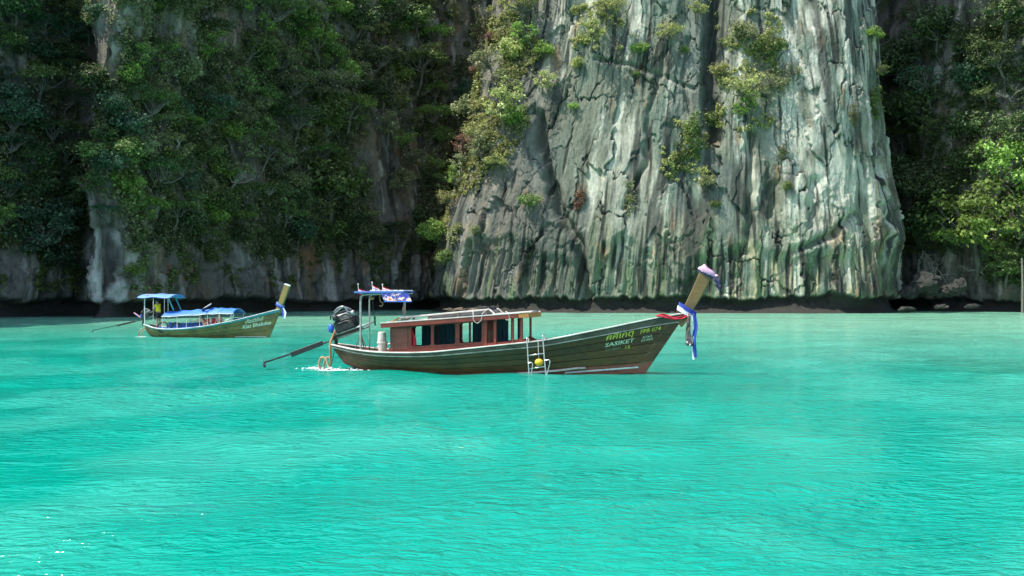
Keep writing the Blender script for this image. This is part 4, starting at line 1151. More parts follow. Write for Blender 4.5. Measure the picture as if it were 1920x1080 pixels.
MB().box(.12, .75, -.5, .5, .92, .97).build('bench_seat', M['stem'], boat, bevel=.01)
MB().box(.12, .17, -.5, .5, .97, 1.32).build('bench_back', M['stem'], boat, bevel=.01)
# roof: a cambered slab with edge boards, raised light rails
xs = np.linspace(-3.2, 1.5, 24); ys = np.linspace(-.93, .93, 9)
G = np.array([[(x, y, zr(x) + .085 + .07 * (1 - (y / .93) ** 2)) for y in ys] for x in xs])
MB().sheet(G, .05).build('roof', M['rooftop'], boat)
for yy in (-.945, .945):
    MB().beam((-3.21, yy, zr(-3.21) + .055), (1.18, yy, zr(1.18) + .055), .035, .135).build('roof_edge', M['cabin'], boat, bevel=.008)
    MB().beam((-3.22, yy, zr(-3.2) + .14), (1.5, yy, zr(1.5) + .14), .06, .03).build('roof_trim', M['rail'], boat, bevel=.006)
    MB().beam((1.18, yy, zr(1.18) + .055), (1.50, yy, zr(1.5) + .055), .04, .145).build('roof_end', M['roofend'], boat, bevel=.008)
MB().beam((1.505, -.93, zr(1.5) + .05), (1.505, .93, zr(1.5) + .05), .04, .15).build('roof_end', M['roofend'], boat, bevel=.01)
MB().beam((-3.205, -.93, zr(-3.2) + .05), (-3.205, .93, zr(-3.2) + .05), .03, .12).build('roof_end', M['cabin'], boat, bevel=.01)
for yy in (-.62, .62):
    MB().beam((-2.70, yy, zr(-2.7) + .265), (.20, yy, zr(.2) + .315), .06, .05).build('roof_rail', M['rail'], boat, bevel=.01)
    MB().beam((-2.70, yy, zr(-2.7) + .262), (-2.98, yy, zr(-3.0) + .15), .05, .045).build('roof_rail', M['roofend'], boat, bevel=.01)
    MB().beam((.20, yy, zr(.2) + .312), (.36, yy, zr(.36) + .16), .05, .045).build('roof_rail', M['rail'], boat, bevel=.01)
    for xx in (-2.62, -1.75, -.8, .1):
        MB().box(xx - .03, xx + .03, yy - .02, yy + .02, zr(xx) + .11, zr(xx) + .26).build('rail_block', M['raildk'], boat)
G = np.array([[(x, y, zr(x) + .235 + .006 * (x + 2)) for y in np.linspace(-.58, .58, 5)] for x in np.linspace(-1.75, .18, 6)])
MB().sheet(G, .12).build('roof_hatch', surf_mat('weathered_grey', (.20, .19, .18), .7, .3, 4), boat)
# things on the roof
coil = [(.05 + .26 * math.cos(a) * (1 - .03 * a / 6.3), -.25 + .3 * math.sin(a), zr(.1) + .33 + .020 * a / 6.3 + .02 * math.sin(3 * a)) for a in np.linspace(0, 19, 70)]
BA.single(MB().tube(coil, .022, 6), 'cable_coil', M['black'], (.05, -.25, zr(.1) + .3), 'black cable coiled on the cabin roof of the near boat', 'cable', smooth=True)
for lab, pts in (('thin pale rope loop hanging over the roof edge near the coiled cable', [(-.35, -.60, zr(-.3) + .34), (-.25, -.92, zr(-.2) + .20), (-.22, -.985, zr(-.2) + .02), (-.10, -.99, zr(-.1) - .08), (.02, -.985, zr(0) + .02), (.05, -.95, zr(0) + .2), (.16, -.62, zr(.1) + .36)]),
                 ('thin pale rope loop hanging from the front end of the cabin roof', [(.74, -.80, zr(.7) + .22), (.84, -.975, zr(.8) + .18), (.90, -.985, zr(.9) + .02), (.85, -.985, zr(.85) - .05), (.78, -.99, zr(.8) - .03)])):
    BA.single(MB().tube(smooth_path(pts), .008, 6), 'rope_loop', M['ropew'], pts[0], lab, 'rope', 'rope loops on the cabin roof', smooth=True)
xs = np.linspace(-2.36, -2.06, 9)
G = np.array([[(-2.34 + (x + 2.36) * (1 - .35 * abs(2 * t - 1)) * (0.15 + t * .85), -.68 + .03 * math.sin(9 * x * 3), zr(-2.3) - .06 - .58 * t) for t in np.linspace(0, 1, 9)] for x in xs])
BA.single(MB().sheet(G, .012), 'hanging_cloth', M['red'], (-2.3, -.68, 1.45), 'red cloth hanging in the first cabin window of the near boat', 'cloth')
# ---- boarding ladder over the side
yl = -1.06
lad = BA.thing('ladder', (1.7, yl, 0), 'bright metal boarding ladder hooked over the near boat side', 'ladder')
o_ = (1.7, yl, 0)
MB().tube(smooth_path([(1.48, yl + .22, .98), (1.46, yl + .16, 1.14), (1.45, yl + .02, 1.12), (1.47, yl, .9), (1.50, yl - .01, .4), (1.54, yl - .02, -.12)]), .021, 8).build('rail', M['steel'], lad, o_, smooth=True)
MB().tube(smooth_path([(1.97, yl + .25, 1.05), (1.95, yl + .18, 1.22), (1.94, yl + .03, 1.20), (1.96, yl, .95), (2.00, yl - .01, .45), (2.05, yl - .02, 0.0)]), .021, 8).build('rail', M['steel'], lad, o_, smooth=True)
for a, b in (((1.475, yl, .60), (1.975, yl, .67)), ((1.505, yl, .20), (2.025, yl, .28))):
    MB().tube([a, b], .019, 8).build('rung', M['steel'], lad, o_, smooth=True)
MB().tube(smooth_path([(1.50, yl - .05, .38), (1.64, yl - .06, .36), (1.59, yl - .06, .0), (1.55, yl - .06, -.12)]), .016, 8).build('folded_leg', M['steel'], lad, o_, smooth=True)
MB().tube(smooth_path([(2.00, yl - .05, .46), (2.17, yl - .06, .46), (2.11, yl - .06, .15), (2.06, yl - .06, .0)]), .016, 8).build('folded_leg', M['steel'], lad, o_, smooth=True)
fl = BA.thing('float', (1.82, -1.02, .40), 'round yellow float hanging between the rungs of the ladder', 'float')
MB().blob((1.82, -1.02, .40), (.135, .09, .115), 14, 10).build('ball', M['yellowb'], fl, (1.82, -1.02, .40), smooth=True)
MB().tube(smooth_path([(1.82, -1.02, .50), (1.80, -1.02, .75), (1.78, -.96, 1.08)]), .008, 5).build('cord', M['ropew'], fl, (1.82, -1.02, .40))
# ---- prow cloths
pc = BA.thing('head_cloth', (6.72, 0, 3.05), 'pink cloth cap tied with a dark ribbon over the tall prow tip', 'cloth')
o_ = (6.72, 0, 3.05)
V_ = MB().blob((6.78, 0, 3.12), (.26, .15, .13), 16, 9, .05, 3)
V_.V = [(x, y, z - .36 * (x - 6.78) + .10 * math.exp(-((x - 6.70) / .07) ** 2) * (z > 3.1)) for x, y, z in V_.V]
V_.build('cap', M['pink'], pc, o_, smooth=True)
MB().blob((7.06, -.04, 3.00), (.06, .06, .05), 8, 6, .1, 4).build('knot', M['pink'], pc, o_, smooth=True)
hoop = [(6.76 + .24 * math.cos(a), .125 * math.sin(a), 3.055 - .50 * .24 * math.cos(a)) for a in np.linspace(0, 2 * math.pi, 25)]
ribbon(hoop, .07, .012, (.1, 0, 1)).build('band', M['navy'], pc, o_)
ribbon([(7.00, -.10, 2.96), (7.09, -.14, 2.84), (7.13, -.15, 2.68), (7.17, -.16, 2.58)], (.11, .17, .10), .012, (1, 0, .3), .6, 2).build('band_tail', M['navy'], pc, o_)
hoopb = lambda z, k, tilt: [(6.17 + k * .24 * math.cos(a) + (z - 1.95) * .5, .145 * k * math.sin(a), z - tilt * .24 * math.cos(a)) for a in np.linspace(0, 2 * math.pi, 25)]
for lab, z, m_, ph, k, tail in (('white cloth wrapped round the base of the near boat prow post', 1.90, 'wcloth', 1, 1.0, None),
                       ('blue cloth wrapped round the prow post with a long hanging tail', 2.00, 'bcloth', 2, 1.04, [(6.40, -.17, 1.88), (6.45, -.18, 1.5), (6.40, -.18, 1.1), (6.44, -.17, .55)])):
    r_ = BA.thing('sash', (6.17, 0, z), lab, 'sash', 'sashes on the near boat prow')
    ribbon(hoopb(z, k, .62), .13, .02, (.25, 0, 1), 0, ph, .05).build('wrap', M[m_], r_, (6.17, 0, z))
    if tail:
        ribbon(tail, (.10, .12, .10), .012, (1, .1, 0), .35, 3).build('tail', M[m_], r_, (6.17, 0, z))
        ribbon([(x - .055, y + .02, z_1 - .06) for x, y, z_1 in tail], (.05, .06, .05), .012, (1, .1, 0), .3, 5).build('tail', M['wcloth'], r_, (6.17, 0, z))
BA.single(ribbon([(5.28, -.30, 1.80), (5.45, -.30, 1.82), (5.62, -.27, 1.78), (5.80, -.225, 1.73), (6.05, -.16, 1.76), (6.28, -.13, 1.86)], (.04, .10, .11, .08, .09, .06), .015, (0, .2, 1), .2, 7, .12), 'sash', M['red'], (5.8, -.23, 1.76),
          'red cloth draped along the gunwale just behind the near boat prow', 'sash', 'sashes on the near boat prow')
ga = BA.thing('garland', (6.22, -.18, 1.75), 'faded flower garland hanging below the near boat prow post', 'garland')
for k in range(3):
    ribbon([(6.24 + .015 * k, -.185 - .02 * k, 1.80), (6.20 + .03 * k, -.20, 1.5), (6.19 + .035 * k, -.20, 1.25), (6.21 + .05 * k, -.20, 1.00 - .05 * k)], (.05, .06, .085, .10), .03, (1, .2, 0), .5, 11 + k).build('strand', M['garland'], ga, (6.22, -.18, 1.75))
for k in range(9):
    MB().blob((6.17 + .022 * k, -.21, .98 + .03 * math.sin(k * 2.3)), (.035, .03, .05), 7, 5, .15, k).build('flower', M['wcloth' if k % 4 == 1 else 'garland'], ga, (6.22, -.18, 1.75))
# ---- stern canopy on poles
cp = BA.thing('stern_canopy', (-3.5, 0, .65), 'small blue edged sunshade on steel poles over the near boat stern', 'canopy')
o_ = (-3.5, 0, .65)
MB().tube(smooth_path([(-4.06, -.42, .62), (-4.06, -.42, 1.5), (-4.06, -.42, 2.28), (-4.02, -.42, 2.40), (-3.90, -.42, 2.45), (-3.4, -.42, 2.47), (-2.6, -.42, 2.49)], 6), .035, 8).build('pole', M['pole'], cp, o_, smooth=True)
MB().tube(smooth_path([(-4.06, .42, .62), (-4.06, .42, 1.5), (-4.06, .42, 2.28), (-4.02, .42, 2.40), (-3.90, .42, 2.45), (-3.4, .42, 2.47), (-2.6, .42, 2.49)], 6), .025, 8).build('pole', M['pole'], cp, o_, smooth=True)
MB().tube([(-2.72, -.05, zr(-2.7) + .1), (-2.72, -.05, 2.47)], .035, 8).build('pole', M['pole'], cp, o_, smooth=True)
MB().blob((-2.74, -.08, 1.98), (.05, .05, .13), 8, 6, .1, 2).build('pole_wrap', M['rope'], cp, o_, smooth=True)
for a, b in (((-4.06, -.42, 1.20), (-4.26, -.42, .66)), ((-4.06, -.42, 1.20), (-3.84, -.42, .64)), ((-4.06, -.42, 1.20), (-4.02, -.14, .64))):
    MB().tube([a, b], .016, 6).build('brace', M['raildk'], cp, o_)
for xx in (-4.0, -3.3, -2.72): MB().tube([(xx, -.55, 2.475), (xx, .55, 2.475)], .018, 6).build('cross_bar', M['pole'], cp, o_)
G = np.array([[(x, y, 2.525 + .02 * (1 - (y / .6) ** 2)) for y in np.linspace(-.60, .6, 5)] for x in np.linspace(-4.20, -2.58, 8)])
MB().sheet(G, .02).build('canopy_sheet', M['bcloth'], cp, o_)
MB().beam((-4.21, -.61, 2.515), (-2.57, -.61, 2.525), .03, .06).build('canopy_edge', surf_mat('blue_edge', (.05, .14, .42), .5, .1, 5), cp, o_, bevel=.006)
for k in range(6):
    MB().box(-3.72 + k * .19, -3.56 + k * .19, -.50, .52, 2.548, 2.588).build('roof_slat', M['white'], cp, o_, bevel=.008)
for k in range(2):
    x0 = -3.32 + k * .46
    MB().sheet(np.array([[(x0 + .44 * a + .17 * b, -.60 - .20 * b, 2.49 - .26 * b) for b in (0, .5, 1)] for a in (0, .5, 1)]), .018).build('printed_panel', M['print'], cp, o_)
    MB().beam((x0 + .17, -.805, 2.228), (x0 + .61, -.805, 2.228), .025, .03).build('panel_edge', M['tarp'], cp, o_)
hk = BA.thing('hook', (-3.45, -.3, 2.45), 'yellowish hook dangling under the sunshade of the near boat', 'hook')
MB().tube(smooth_path([(-3.46, -.3, 2.46), (-3.45, -.3, 2.24), (-3.36, -.3, 2.17), (-3.40, -.3, 2.08), (-3.48, -.3, 2.10)]), .014, 6).build('hook_bar', M['rope'], hk, (-3.45, -.3, 2.45), smooth=True)
rg = BA.thing('throttle_rope', (-3.68, -.3, 2.45), 'dark hanging rope with knots from sunshade down to the tiller', 'rope')
MB().tube(smooth_path([(-3.70, -.3, 2.46), (-3.69, -.3, 2.1), (-3.69, -.2, 1.75), (-3.69, -.1, 1.45)]), .012, 6).build('line', M['black'], rg, (-3.68, -.3, 2.45))
MB().blob((-3.74, -.3, 2.33), (.09, .05, .05), 8, 6, .15, 8).build('bundle', M['rope'], rg, (-3.68, -.3, 2.45), smooth=True)
MB().tube([(-3.69, -.11, 1.75), (-3.69, -.09, 1.46)], .025, 6).build('grip', M['black'], rg, (-3.68, -.3, 2.45))
for k, (xx, yy, hh_, lab) in enumerate(((-4.12, -.45, .20, 'small striped flag at the aft corner of the sunshade'), (-3.74, -.2, .26, 'tallest small striped flag, pinkish, in the middle of the sunshade'), (-3.36, -.3, .19, 'small red and white flag nearest the printed panels of the sunshade'))):
    f_ = BA.thing('flag', (xx, yy, 2.55), lab, 'flag', 'small flags on the sunshade')
    MB().tube([(xx, yy, 2.52), (xx - .015, yy, 2.56 + hh_)], .010, 6).build('stick', M['white'], f_, (xx, yy, 2.55))
    zt = 2.55 + hh_ * (.75 if k != 0 else .42)
    for j, cm in enumerate(('red', 'wcloth', 'bcloth', 'wcloth', 'red')):
        w_ = (.036, .032, .03)[k]
        if k == 2 and cm == 'bcloth': cm = 'red'
        G = np.array([[(xx + a * .21, yy - .03 * math.sin(a * 5), zt - w_ * (j + b) - a * (.05, .10, .07)[k]) for b in (0, 1)] for a in np.linspace(0, 1, 6)])
        MB().sheet(G, .006).build('stripe', M[cm], f_, (xx, yy, 2.55))
    MB().blob((xx - .015, yy, 2.57 + hh_), (.022, .022, .03), 7, 5).build('finial', M['white'], f_, (xx, yy, 2.55), smooth=True)
# ---- engine with the long shaft
def longtail_engine(B, org, label, fat=1.0, shaft=None, small=False):
    e = B.thing('longtail_engine', org, label, 'engine', 'longtail engines')
    ox, oy, oz = org
    sx0, sz0, sx1, sz1 = shaft            # propeller end, skeg position
    d = np.array((ox - sx0, 0, oz - sz0)); L = np.linalg.norm(d); d = d / L; nrm = np.array((-d[2], 0, d[0]))
    at = lambda f, h=0., y=0.: np.array((ox, oy + y, oz)) + d * f * fat + nrm * h * fat
    b = lambda a0, a1, y0, y1, h0, h1: MB().hexa([at(a0, h0, y0), at(a1, h0, y0), at(a1, h0, y1), at(a0, h0, y1), at(a0, h1, y0), at(a1, h1, y0), at(a1, h1, y1), at(a0, h1, y1)])
    MB().tube([(ox, oy, oz - .38), (ox, oy, oz - .02)], .06, 8).build('pivot_post', M['iron'], e, org)
    MB().beam(at(-.15, .02), at(.95, .02), .10, .07, nrm).build('bed_frame', M['iron'], e, org, bevel=.01)
    b(.10, .80, -.17, .17, .10, .48).build('engine_block', M['iron'], e, org, bevel=.03)
    b(.14, .76, -.12, .12, .48, .66).build('cylinder_head', M['alu'], e, org, bevel=.03)
    b(.20, .70, -.08, .08, .66, .74).build('valve_cover', M['iron'], e, org, bevel=.02)
    MB().lathe(at(.82, .30), [(.17, 0), (.17, .03), (.12, .04), (.12, .07), (.16, .08), (.16, .10)], 16, tuple(d)).build('flywheel', M['iron'], e, org)
    MB().lathe(at(.80, .55, -.14), [(.07, 0), (.09, .02), (.09, .10), (.05, .12)], 12, tuple(d)).build('alternator', M['alu'], e, org)
    MB().lathe(at(.25, .52, -.20), [(.09, 0), (.10, .02), (.10, .10), (.07, .13)], 14, tuple(nrm)).build('air_filter', M['iron'], e, org)
    for i, P in enumerate(([(.70, .62, -.12), (.62, .84, -.14), (.40, .86, -.12), (.22, .78, -.06)], [(.78, .40, -.18), (.60, .60, -.22), (.35, .55, -.20), (.12, .70, -.14), (.05, .60, -.10)], [(.75, .70, .1), (.55, .84, .04), (.30, .80, .08), (.06, .66, .1)], [(.05, .45, -.16), (-.02, .2, -.14), (.10, .02, -.10)])):
        MB().tube(smooth_path([at(*p) for p in P]), (.030, .022, .028, .018)[i] * fat, 8).build('hose', M['alu' if i in (0, 2) else 'black'], e, org, smooth=True)
    for y in (-.19, .19):
        MB().tube(smooth_path([at(.2, .44, y), at(.35, .36, y * 1.25), at(.60, .36, y * 1.25), at(.78, .26, y * 1.2)]), .028 * fat, 7).build('exhaust_pipe', M['iron'], e, org, smooth=True)
    MB().blob(tuple(at(-.02, .32, -.13)), (.10 * fat, .09 * fat, .15 * fat), 12, 8).build('fuel_can', M['bluecan'], e, org, smooth=True)
    MB().tube([at(.0, -.02), at(-.25, -.05), at(-L / fat, 0)], .028 * fat, 8).build('drive_shaft', M['iron'], e, org, smooth=True)
    k0, k1 = -(ox - sx1) * .30 / fat / d[0], -(ox - sx1) / fat / d[0]
    MB().hexa([at(k0, -.10, -.03), at(k1, -.13, -.03), at(k1, -.13, .03), at(k0, -.10, .03), at(k0, .05, -.04), at(k1, .035, -.04), at(k1, .035, .04), at(k0, .05, .04)]).build('shaft_casing', M['black'], e, org, bevel=.012)
    hub = np.array((sx0, oy, sz0))
    for k in range(3):
        a = k * 2.094 + .4; r = np.array((0, math.cos(a), 0)) + nrm * math.sin(a); t = np.cross(d, r)
        MB().sheet(np.array([[hub + r * q * .17 * fat + t * s_1 * .05 * fat * math.sin(math.pi * (.2 + q * .75)) + d * s_1 * .03 * fat for s_1 in (-1, 0, 1)] for q in (.1, .4, .7, 1)]), .012).build('propeller_blade', M['alu'], e, org)
    return e, at
en, at_ = longtail_engine(BA, (-5.05, 0, 1.06), 'greasy black engine on the near boat stern with its long propeller shaft', 1.0, (-7.56, .21, -6.62, .43))
for y0, P in ((-.10, [(-5.15, -.10, 1.10), (-4.4, -.10, 1.36), (-3.69, -.10, 1.58)]), (.10, [(-5.0, -.02, 1.02), (-4.5, .02, 1.20), (-3.95, .05, 1.42)])):
    MB().tube(P, .028, 8).build('tiller', M['pole'], en, (-5.05, 0, 1.06), smooth=True)
# ---- on the aft deck
for lab, z0, inv, xx in (('upright white paint bucket, lower one on the near boat aft deck', .58, 0, -3.33), ('upturned white bucket stacked on the lower one', .93, 1, -3.35)):
    bk = BA.thing('bucket', (xx, -.42, z0), lab, 'bucket', 'white buckets on the aft deck')
    pr = [(.125, 0), (.155, .32), (.17, .325), (.17, .36), (.15, .36), (.12, .03)] if not inv else [(.16, -.03), (.16, .01), (.148, .015), (.12, .32), (.10, .335), (.02, .335)]
    MB().lathe((xx, -.42, z0), pr, 18).build('bucket_body', M['bucket'], bk, (xx, -.42, z0), smooth=False)
    MB().ring((xx, -.42, z0 + (.27 if not inv else .03)), .165, .008, (.5, 0, 1), 14, 5, 0, math.pi).build('handle', M['steel'], bk, (xx, -.42, z0))
tb = MB().blob((-4.62, -.12, .72), (.30, .32, .10), 14, 8, .10, 12)
BA.single(tb, 'tarp_bundle', M['black'], (-4.62, -.12, .68), 'crumpled black tarp lying on the aft deck behind the pole', 'tarp', smooth=True)
for i, (m_, P, lab) in enumerate((('ropeor', [(-5.0, -.18, 1.30), (-5.12, -.24, .95), (-5.16, -.22, .60), (-5.17, -.18, .25), (-5.22, -.12, .06)], 'orange rope hanging from the engine down the near boat stern'),
                      ('rope', [(-5.05, -.1, 1.22), (-5.20, -.16, .85), (-5.18, -.14, .45), (-5.35, -.10, .40), (-5.45, -.06, .12), (-5.40, -.02, .02)], 'tan rope looping into the water at the near boat stern'),
                      ('rope', [(-5.20, -.25, .05), (-5.30, -.22, .34), (-5.46, -.2, .42), (-5.56, -.18, .22), (-5.52, -.16, .02)], 'thick tan rope loop by the waterline behind the near boat'),
                      ('black', [(-4.95, -.3, .86), (-5.0, -.36, .5), (-5.12, -.26, .16)], 'thin dark rope slanting down the near boat stern'))):
    BA.single(MB().tube(smooth_path(P), (.028, .03, .036, .012)[i], 7), 'rope', M[m_], P[0], lab, 'rope', 'ropes at the near boat stern', smooth=True)
BA.single(MB().beam((-3.9, .35, .70), (-2.98, .55, .98), .06, .04), 'paddle', M['white'], (-3.4, .45, .8), 'pale paddle leaning behind the buckets on the aft deck', 'paddle', bevel=.01)
# ------------------------------------------------------------------ far boat: ochre longtail with blue awnings and people aboard
BB = Boat((400 - 960) / FPX * 64.0, 64.0, R(-14))
HB = Hull(sheer=[(-4.35, .74), (-4.1, .66), (-3.4, .50), (-2.53, .45), (-1.4, .50), (-.27, .62), (.9, .82), (1.93, 1.03), (3.2, 1.36), (4.32, 1.66)],
          beam=[(-4.35, .22), (-4.1, .46), (-3.6, .66), (-2.5, .80), (-.8, .88), (.6, .82), (1.8, .64), (3.0, .38), (3.8, .18), (4.32, .04)],
          keel=[(-4.35, .10), (-4.0, -.05), (-3.2, -.2), (-2, -.3), (4.32, -.28)], xb=(-4.1, 3.42), xt=(-4.35, 4.26), pw=.46)
boat2 = BB.thing('longtail_boat', (0, 0, 0), 'ochre wooden longtail boat with blue awnings and people aboard, farther off at left', 'boat', 'longtail boats in the lagoon')
HB.build(boat2, dict(M), [(.0, .2, 'hull2'), (.2, .38, 'hull2'), (.38, .56, 'hull2'), (.56, .74, 'hull2'), (.74, .92, 'hull2'), (.92, .995, 'turq')], nu=36)
HB.sweep(.955, .02, .05, .05).build('rubbing_strake', M['turq'], boat2, bevel=.006)
HB.sweep(1.0, .0, .14, .045, dz=.02).build('cap_rail', M['white'], boat2, bevel=.008)
HB.stem(.26).build('stem', M['prow2'], boat2)
MB().prism([(3.92, 1.52), (4.10, 1.86), (4.30, 2.45), (4.50, 3.02), (4.56, 3.09), (4.86, 2.98), (4.66, 2.45), (4.38, 1.80), (4.24, 1.42)], -.085, .085).build('prow_post', M['prow2'], boat2, bevel=.02)
MB().prism([(4.49, 3.05), (4.55, 3.12), (4.88, 3.0), (4.85, 2.95)], -.10, .10).build('prow_cap_board', M['white'], boat2, bevel=.01)
HB.deck(1.0, .02, .24, .05, -.12).build('aft_deck', M['white'], boat2)
HB.deck(.60, .22, .66, .05, -.05).build('floor', M['blue'], boat2)
HB.deck(1.0, .66, .985, .05, -.08).build('fore_deck', M['deck'], boat2)
for yy in (-.62, .66):
    pts = [(x, float(HB.smooth(np.array(x), HB.sh))) for x in np.linspace(-3.3, -.55, 6)]
    prof = [(x, z + .02) for x, z in pts] + [(x, z + (.34 if yy > 0 else .10)) for x, z in pts[::-1]]
    MB().prism(prof, yy - .02, yy + .02).build('side_board', M['blue'], boat2)
MB().prism([(1.0, .9), (1.75, 1.0), (1.75, 1.18), (1.0, 1.10)], .50, .54).build('side_board', M['blue'], boat2)
for xx in (-2.2, -1.0, .2): MB().box(xx - .14, xx + .14, -.62, .62, .48, .53).build('bench', M['blue'], boat2, bevel=.01)
hull_text(HB, 'เกียรติภักดี', 2.30, .80, .98, .25, .20, M['letter2'], boat2, .25, .015)
hull_text(HB, 'Kiat Bhakdee', 2.10, .50, 1.62, .23, .17, M['letter2'], boat2, .25, .018)
hull_text(HB, '55 74', 3.40, 1.17, .42, .08, .22, M['letterf'], boat2, .2, 0)
hull_text(HB, '740 575', 3.36, 1.05, .50, .08, .22, M['letterf'], boat2, .2, 0)
def stripeB(a, b, w):
    x = np.linspace(a[0], b[0], 20); z = np.linspace(a[1], b[1], 20)
    lo, hi = HB.side_at(x, z - w / 2, .034), HB.side_at(x, z + w / 2, .034)
    return MB().sheet(np.stack([lo, (lo + hi) / 2, hi], 1), .008)
stripeB((1.6, .05), (3.42, .06), .035).build('boot_stripe', M['white'], boat2)
# stern canopy
sc2 = BB.thing('stern_canopy', (-3.5, 0, .5), 'pale blue cloth sunshade on poles over the far boat stern', 'canopy')
o_ = (-3.5, 0, .5)
G = np.array([[(x + .12 * y * (1 if x < -3.3 else .3), y, 2.54 - .17 * (abs(y) / .72) ** 2.2 - .05 * math.sin((x + 4.6) * 2.5) ** 2 - .03 * abs(x + 3.4)) for y in np.linspace(-.78, .78, 11)] for x in np.linspace(-4.42, -2.30, 14)])
MB().sheet(G, .02).build('canopy_cloth', M['tarplight'], sc2, o_, smooth=True)
MB().tube(smooth_path([(-4.2, -.45, .62), (-4.21, -.45, 1.6), (-4.20, -.45, 2.24), (-4.08, -.40, 2.36), (-3.6, -.2, 2.43)], 5), .03, 7).build('pole', M['white'], sc2, o_, smooth=True)
MB().tube([(-4.2, .45, .62), (-4.2, .45, 2.36)], .025, 7).build('pole', M['white'], sc2, o_)
MB().tube([(-2.88, -.5, .52), (-2.88, -.5, 2.34)], .016, 6).build('pole', M['steel'], sc2, o_)
MB().tube([(-3.25, .5, .52), (-3.25, .5, 2.34)], .016, 6).build('pole', M['steel'], sc2, o_)
for yy in (-.4, .4):
    MB().beam((-2.72, yy, 2.36), (-2.33, yy, 1.56), .05, .06).build('diagonal_strut', M['turq'], sc2, o_, bevel=.008)
MB().tube([(-4.4, 0, 2.50), (-2.32, 0, 2.48)], .018, 6).build('ridge_pole', M['steel'], sc2, o_)
MB().blob((-4.02, -.5, 2.44), (.05, .05, .06), 8, 6, .15, 3).build('pink_bow', M['pink'], sc2, o_)
# main awning in two pieces
aw = BB.thing('awning', (-.6, 0, .7), 'long low blue tarpaulin awning along the middle of the far boat', 'awning')
o_ = (-.6, 0, .7)
def awn(x0, x1, zc0, zc1, ze0, ze1, hw, mat, seed):
    g = np.random.default_rng(seed); n, m = 16, 13
    G = np.zeros((n, m, 3))
    for i, x in enumerate(np.linspace(x0, x1, n)):
        t = i / (n - 1); sag = .035 * math.sin(t * math.pi * 3) ** 2
        for j, y in enumerate(np.linspace(-1, 1, m)):
            zc_, ze = zc0 + (zc1 - zc0) * t, ze0 + (ze1 - ze0) * t
            G[i, j] = (x + .02 * g.normal(), y * hw, zc_ - (zc_ - ze) * abs(y) ** 2.0 - sag + .008 * g.normal())
    MB().sheet(G, .015).build('awning_cloth', mat, aw, o_, smooth=True)
    for s_2 in (-1, 1):
        MB().tube([tuple(G[i, 0 if s_2 < 0 else -1]) for i in range(0, n, 3)], .022, 6).build('hem_rope', M['ropew'], aw, o_)
awn(-2.90, .02, 1.50, 1.66, 1.20, 1.36, .80, M['tarp'], 1)
awn(.02, 1.66, 1.72, 1.68, 1.38, 1.40, .76, M['tarp'], 2)
for xx in (-2.85, -1.9, -1.3, -.45, .05, .8, 1.55):
    zt = 1.22 + .06 * (xx + 2.9)
    for yy in (-.76, .74):
        MB().tube([(xx, yy * .98, float(HB.smooth(np.array(xx), HB.sh)) - .05), (xx, yy, zt)], .017 if xx != -1.3 else .012, 6).build('awning_pole', M['white'], aw, o_)
MB().tube(smooth_path([(1.62, -.74, 1.42), (1.68, -.72, 1.34), (1.62, -.70, 1.22), (1.3, -.68, 1.06), (1.1, -.66, 1.0)]), .025, 6).build('end_hoop', M['white'], aw, o_, smooth=True)
# odds and ends aboard
BB.single(MB().ring((-.25, -.35, 1.74), .26, .06, (-.45, -.25, .8), 26, 8), 'hose_coil', M['navy'], (-.25, -.35, 1.70), 'dark blue ring of hose lying on the middle of the long awning', 'hose', smooth=True)
BB.single(MB().ring((-.20, -.36, 1.80), .27, .03, (-.45, -.25, .8), 26, 6), 'rope_ring', M['ropew'], (-.2, -.36, 1.78), 'white rope ring on top of the dark blue hose ring', 'rope', smooth=True)
for xx, lab in ((-2.95, 'black rubber ring fender near the feet of the man, aft one of two'), (-2.10, 'black rubber ring fender against the blue boards, forward one of two')):
    zb_2 = float(HB.smooth(np.array(xx), HB.sh))
    BB.single(MB().ring((xx, -.58, zb_2 + .12), .30 if xx < -2.5 else .26, .05, (.2, -1, .35), 24, 8), 'ring_fender', M['black'], (xx, -.58, zb_2 + .1), lab, 'fender', 'ring fenders in the far boat', smooth=True)
for k, (xx, yy, m_, lab) in enumerate(((-.18, -.35, 'orange', 'orange life jacket heaped beside the dark haired passenger'), (.02, -.25, 'wcloth', 'white towel bundle between the orange and the red life jackets'), (.22, -.30, 'red', 'red life jacket just left of the seated woman'), (-.02, .3, 'wcloth', 'white bag under the forward awning piece'))):
    BB.single(MB().blob((xx, yy, .92), (.14, .13, .20), 10, 7, .12, k + 20), 'life_jacket' if m_ in ('orange', 'red') else 'bundle', M[m_], (xx, yy, .74), lab, 'life jacket' if m_ in ('orange', 'red') else 'bundle', smooth=True)
ca = BB.thing('sash', (4.28, 0, 1.78), 'white and blue cloths knotted round the far boat prow post', 'sash')
o_ = (4.28, 0, 1.78)
for z, m_, ph in ((1.80, 'bcloth', 2), (1.90, 'tarplight', 4)):
    ribbon([(4.22 + .23 * math.cos(a) + (z - 1.8) * .4, .14 * math.sin(a), z - .13 * math.cos(a)) for a in np.linspace(0, 6.283, 22)], .10, .02, (.25, 0, 1), 0, ph, .05).build('wrap', M[m_], ca, o_)
ribbon([(4.42, -.14, 1.74), (4.46, -.15, 1.5), (4.44, -.15, 1.2)], (.10, .14, .12), .012, (1, .1, 0), .4, 4).build('tail', M['bcloth'], ca, o_)
ribbon([(4.48, -.13, 1.70), (4.60, -.14, 1.45), (4.56, -.14, 1.12)], (.10, .17, .20), .012, (1, .1, 0), .5, 6).build('tail', M['wcloth'], ca, o_)
en2, at2 = longtail_engine(BB, (-4.62, .05, 1.02), 'dark engine with a pinkish lid on the far boat stern, propeller shaft held above water', .66, (-8.04, .33, -6.4, .66))
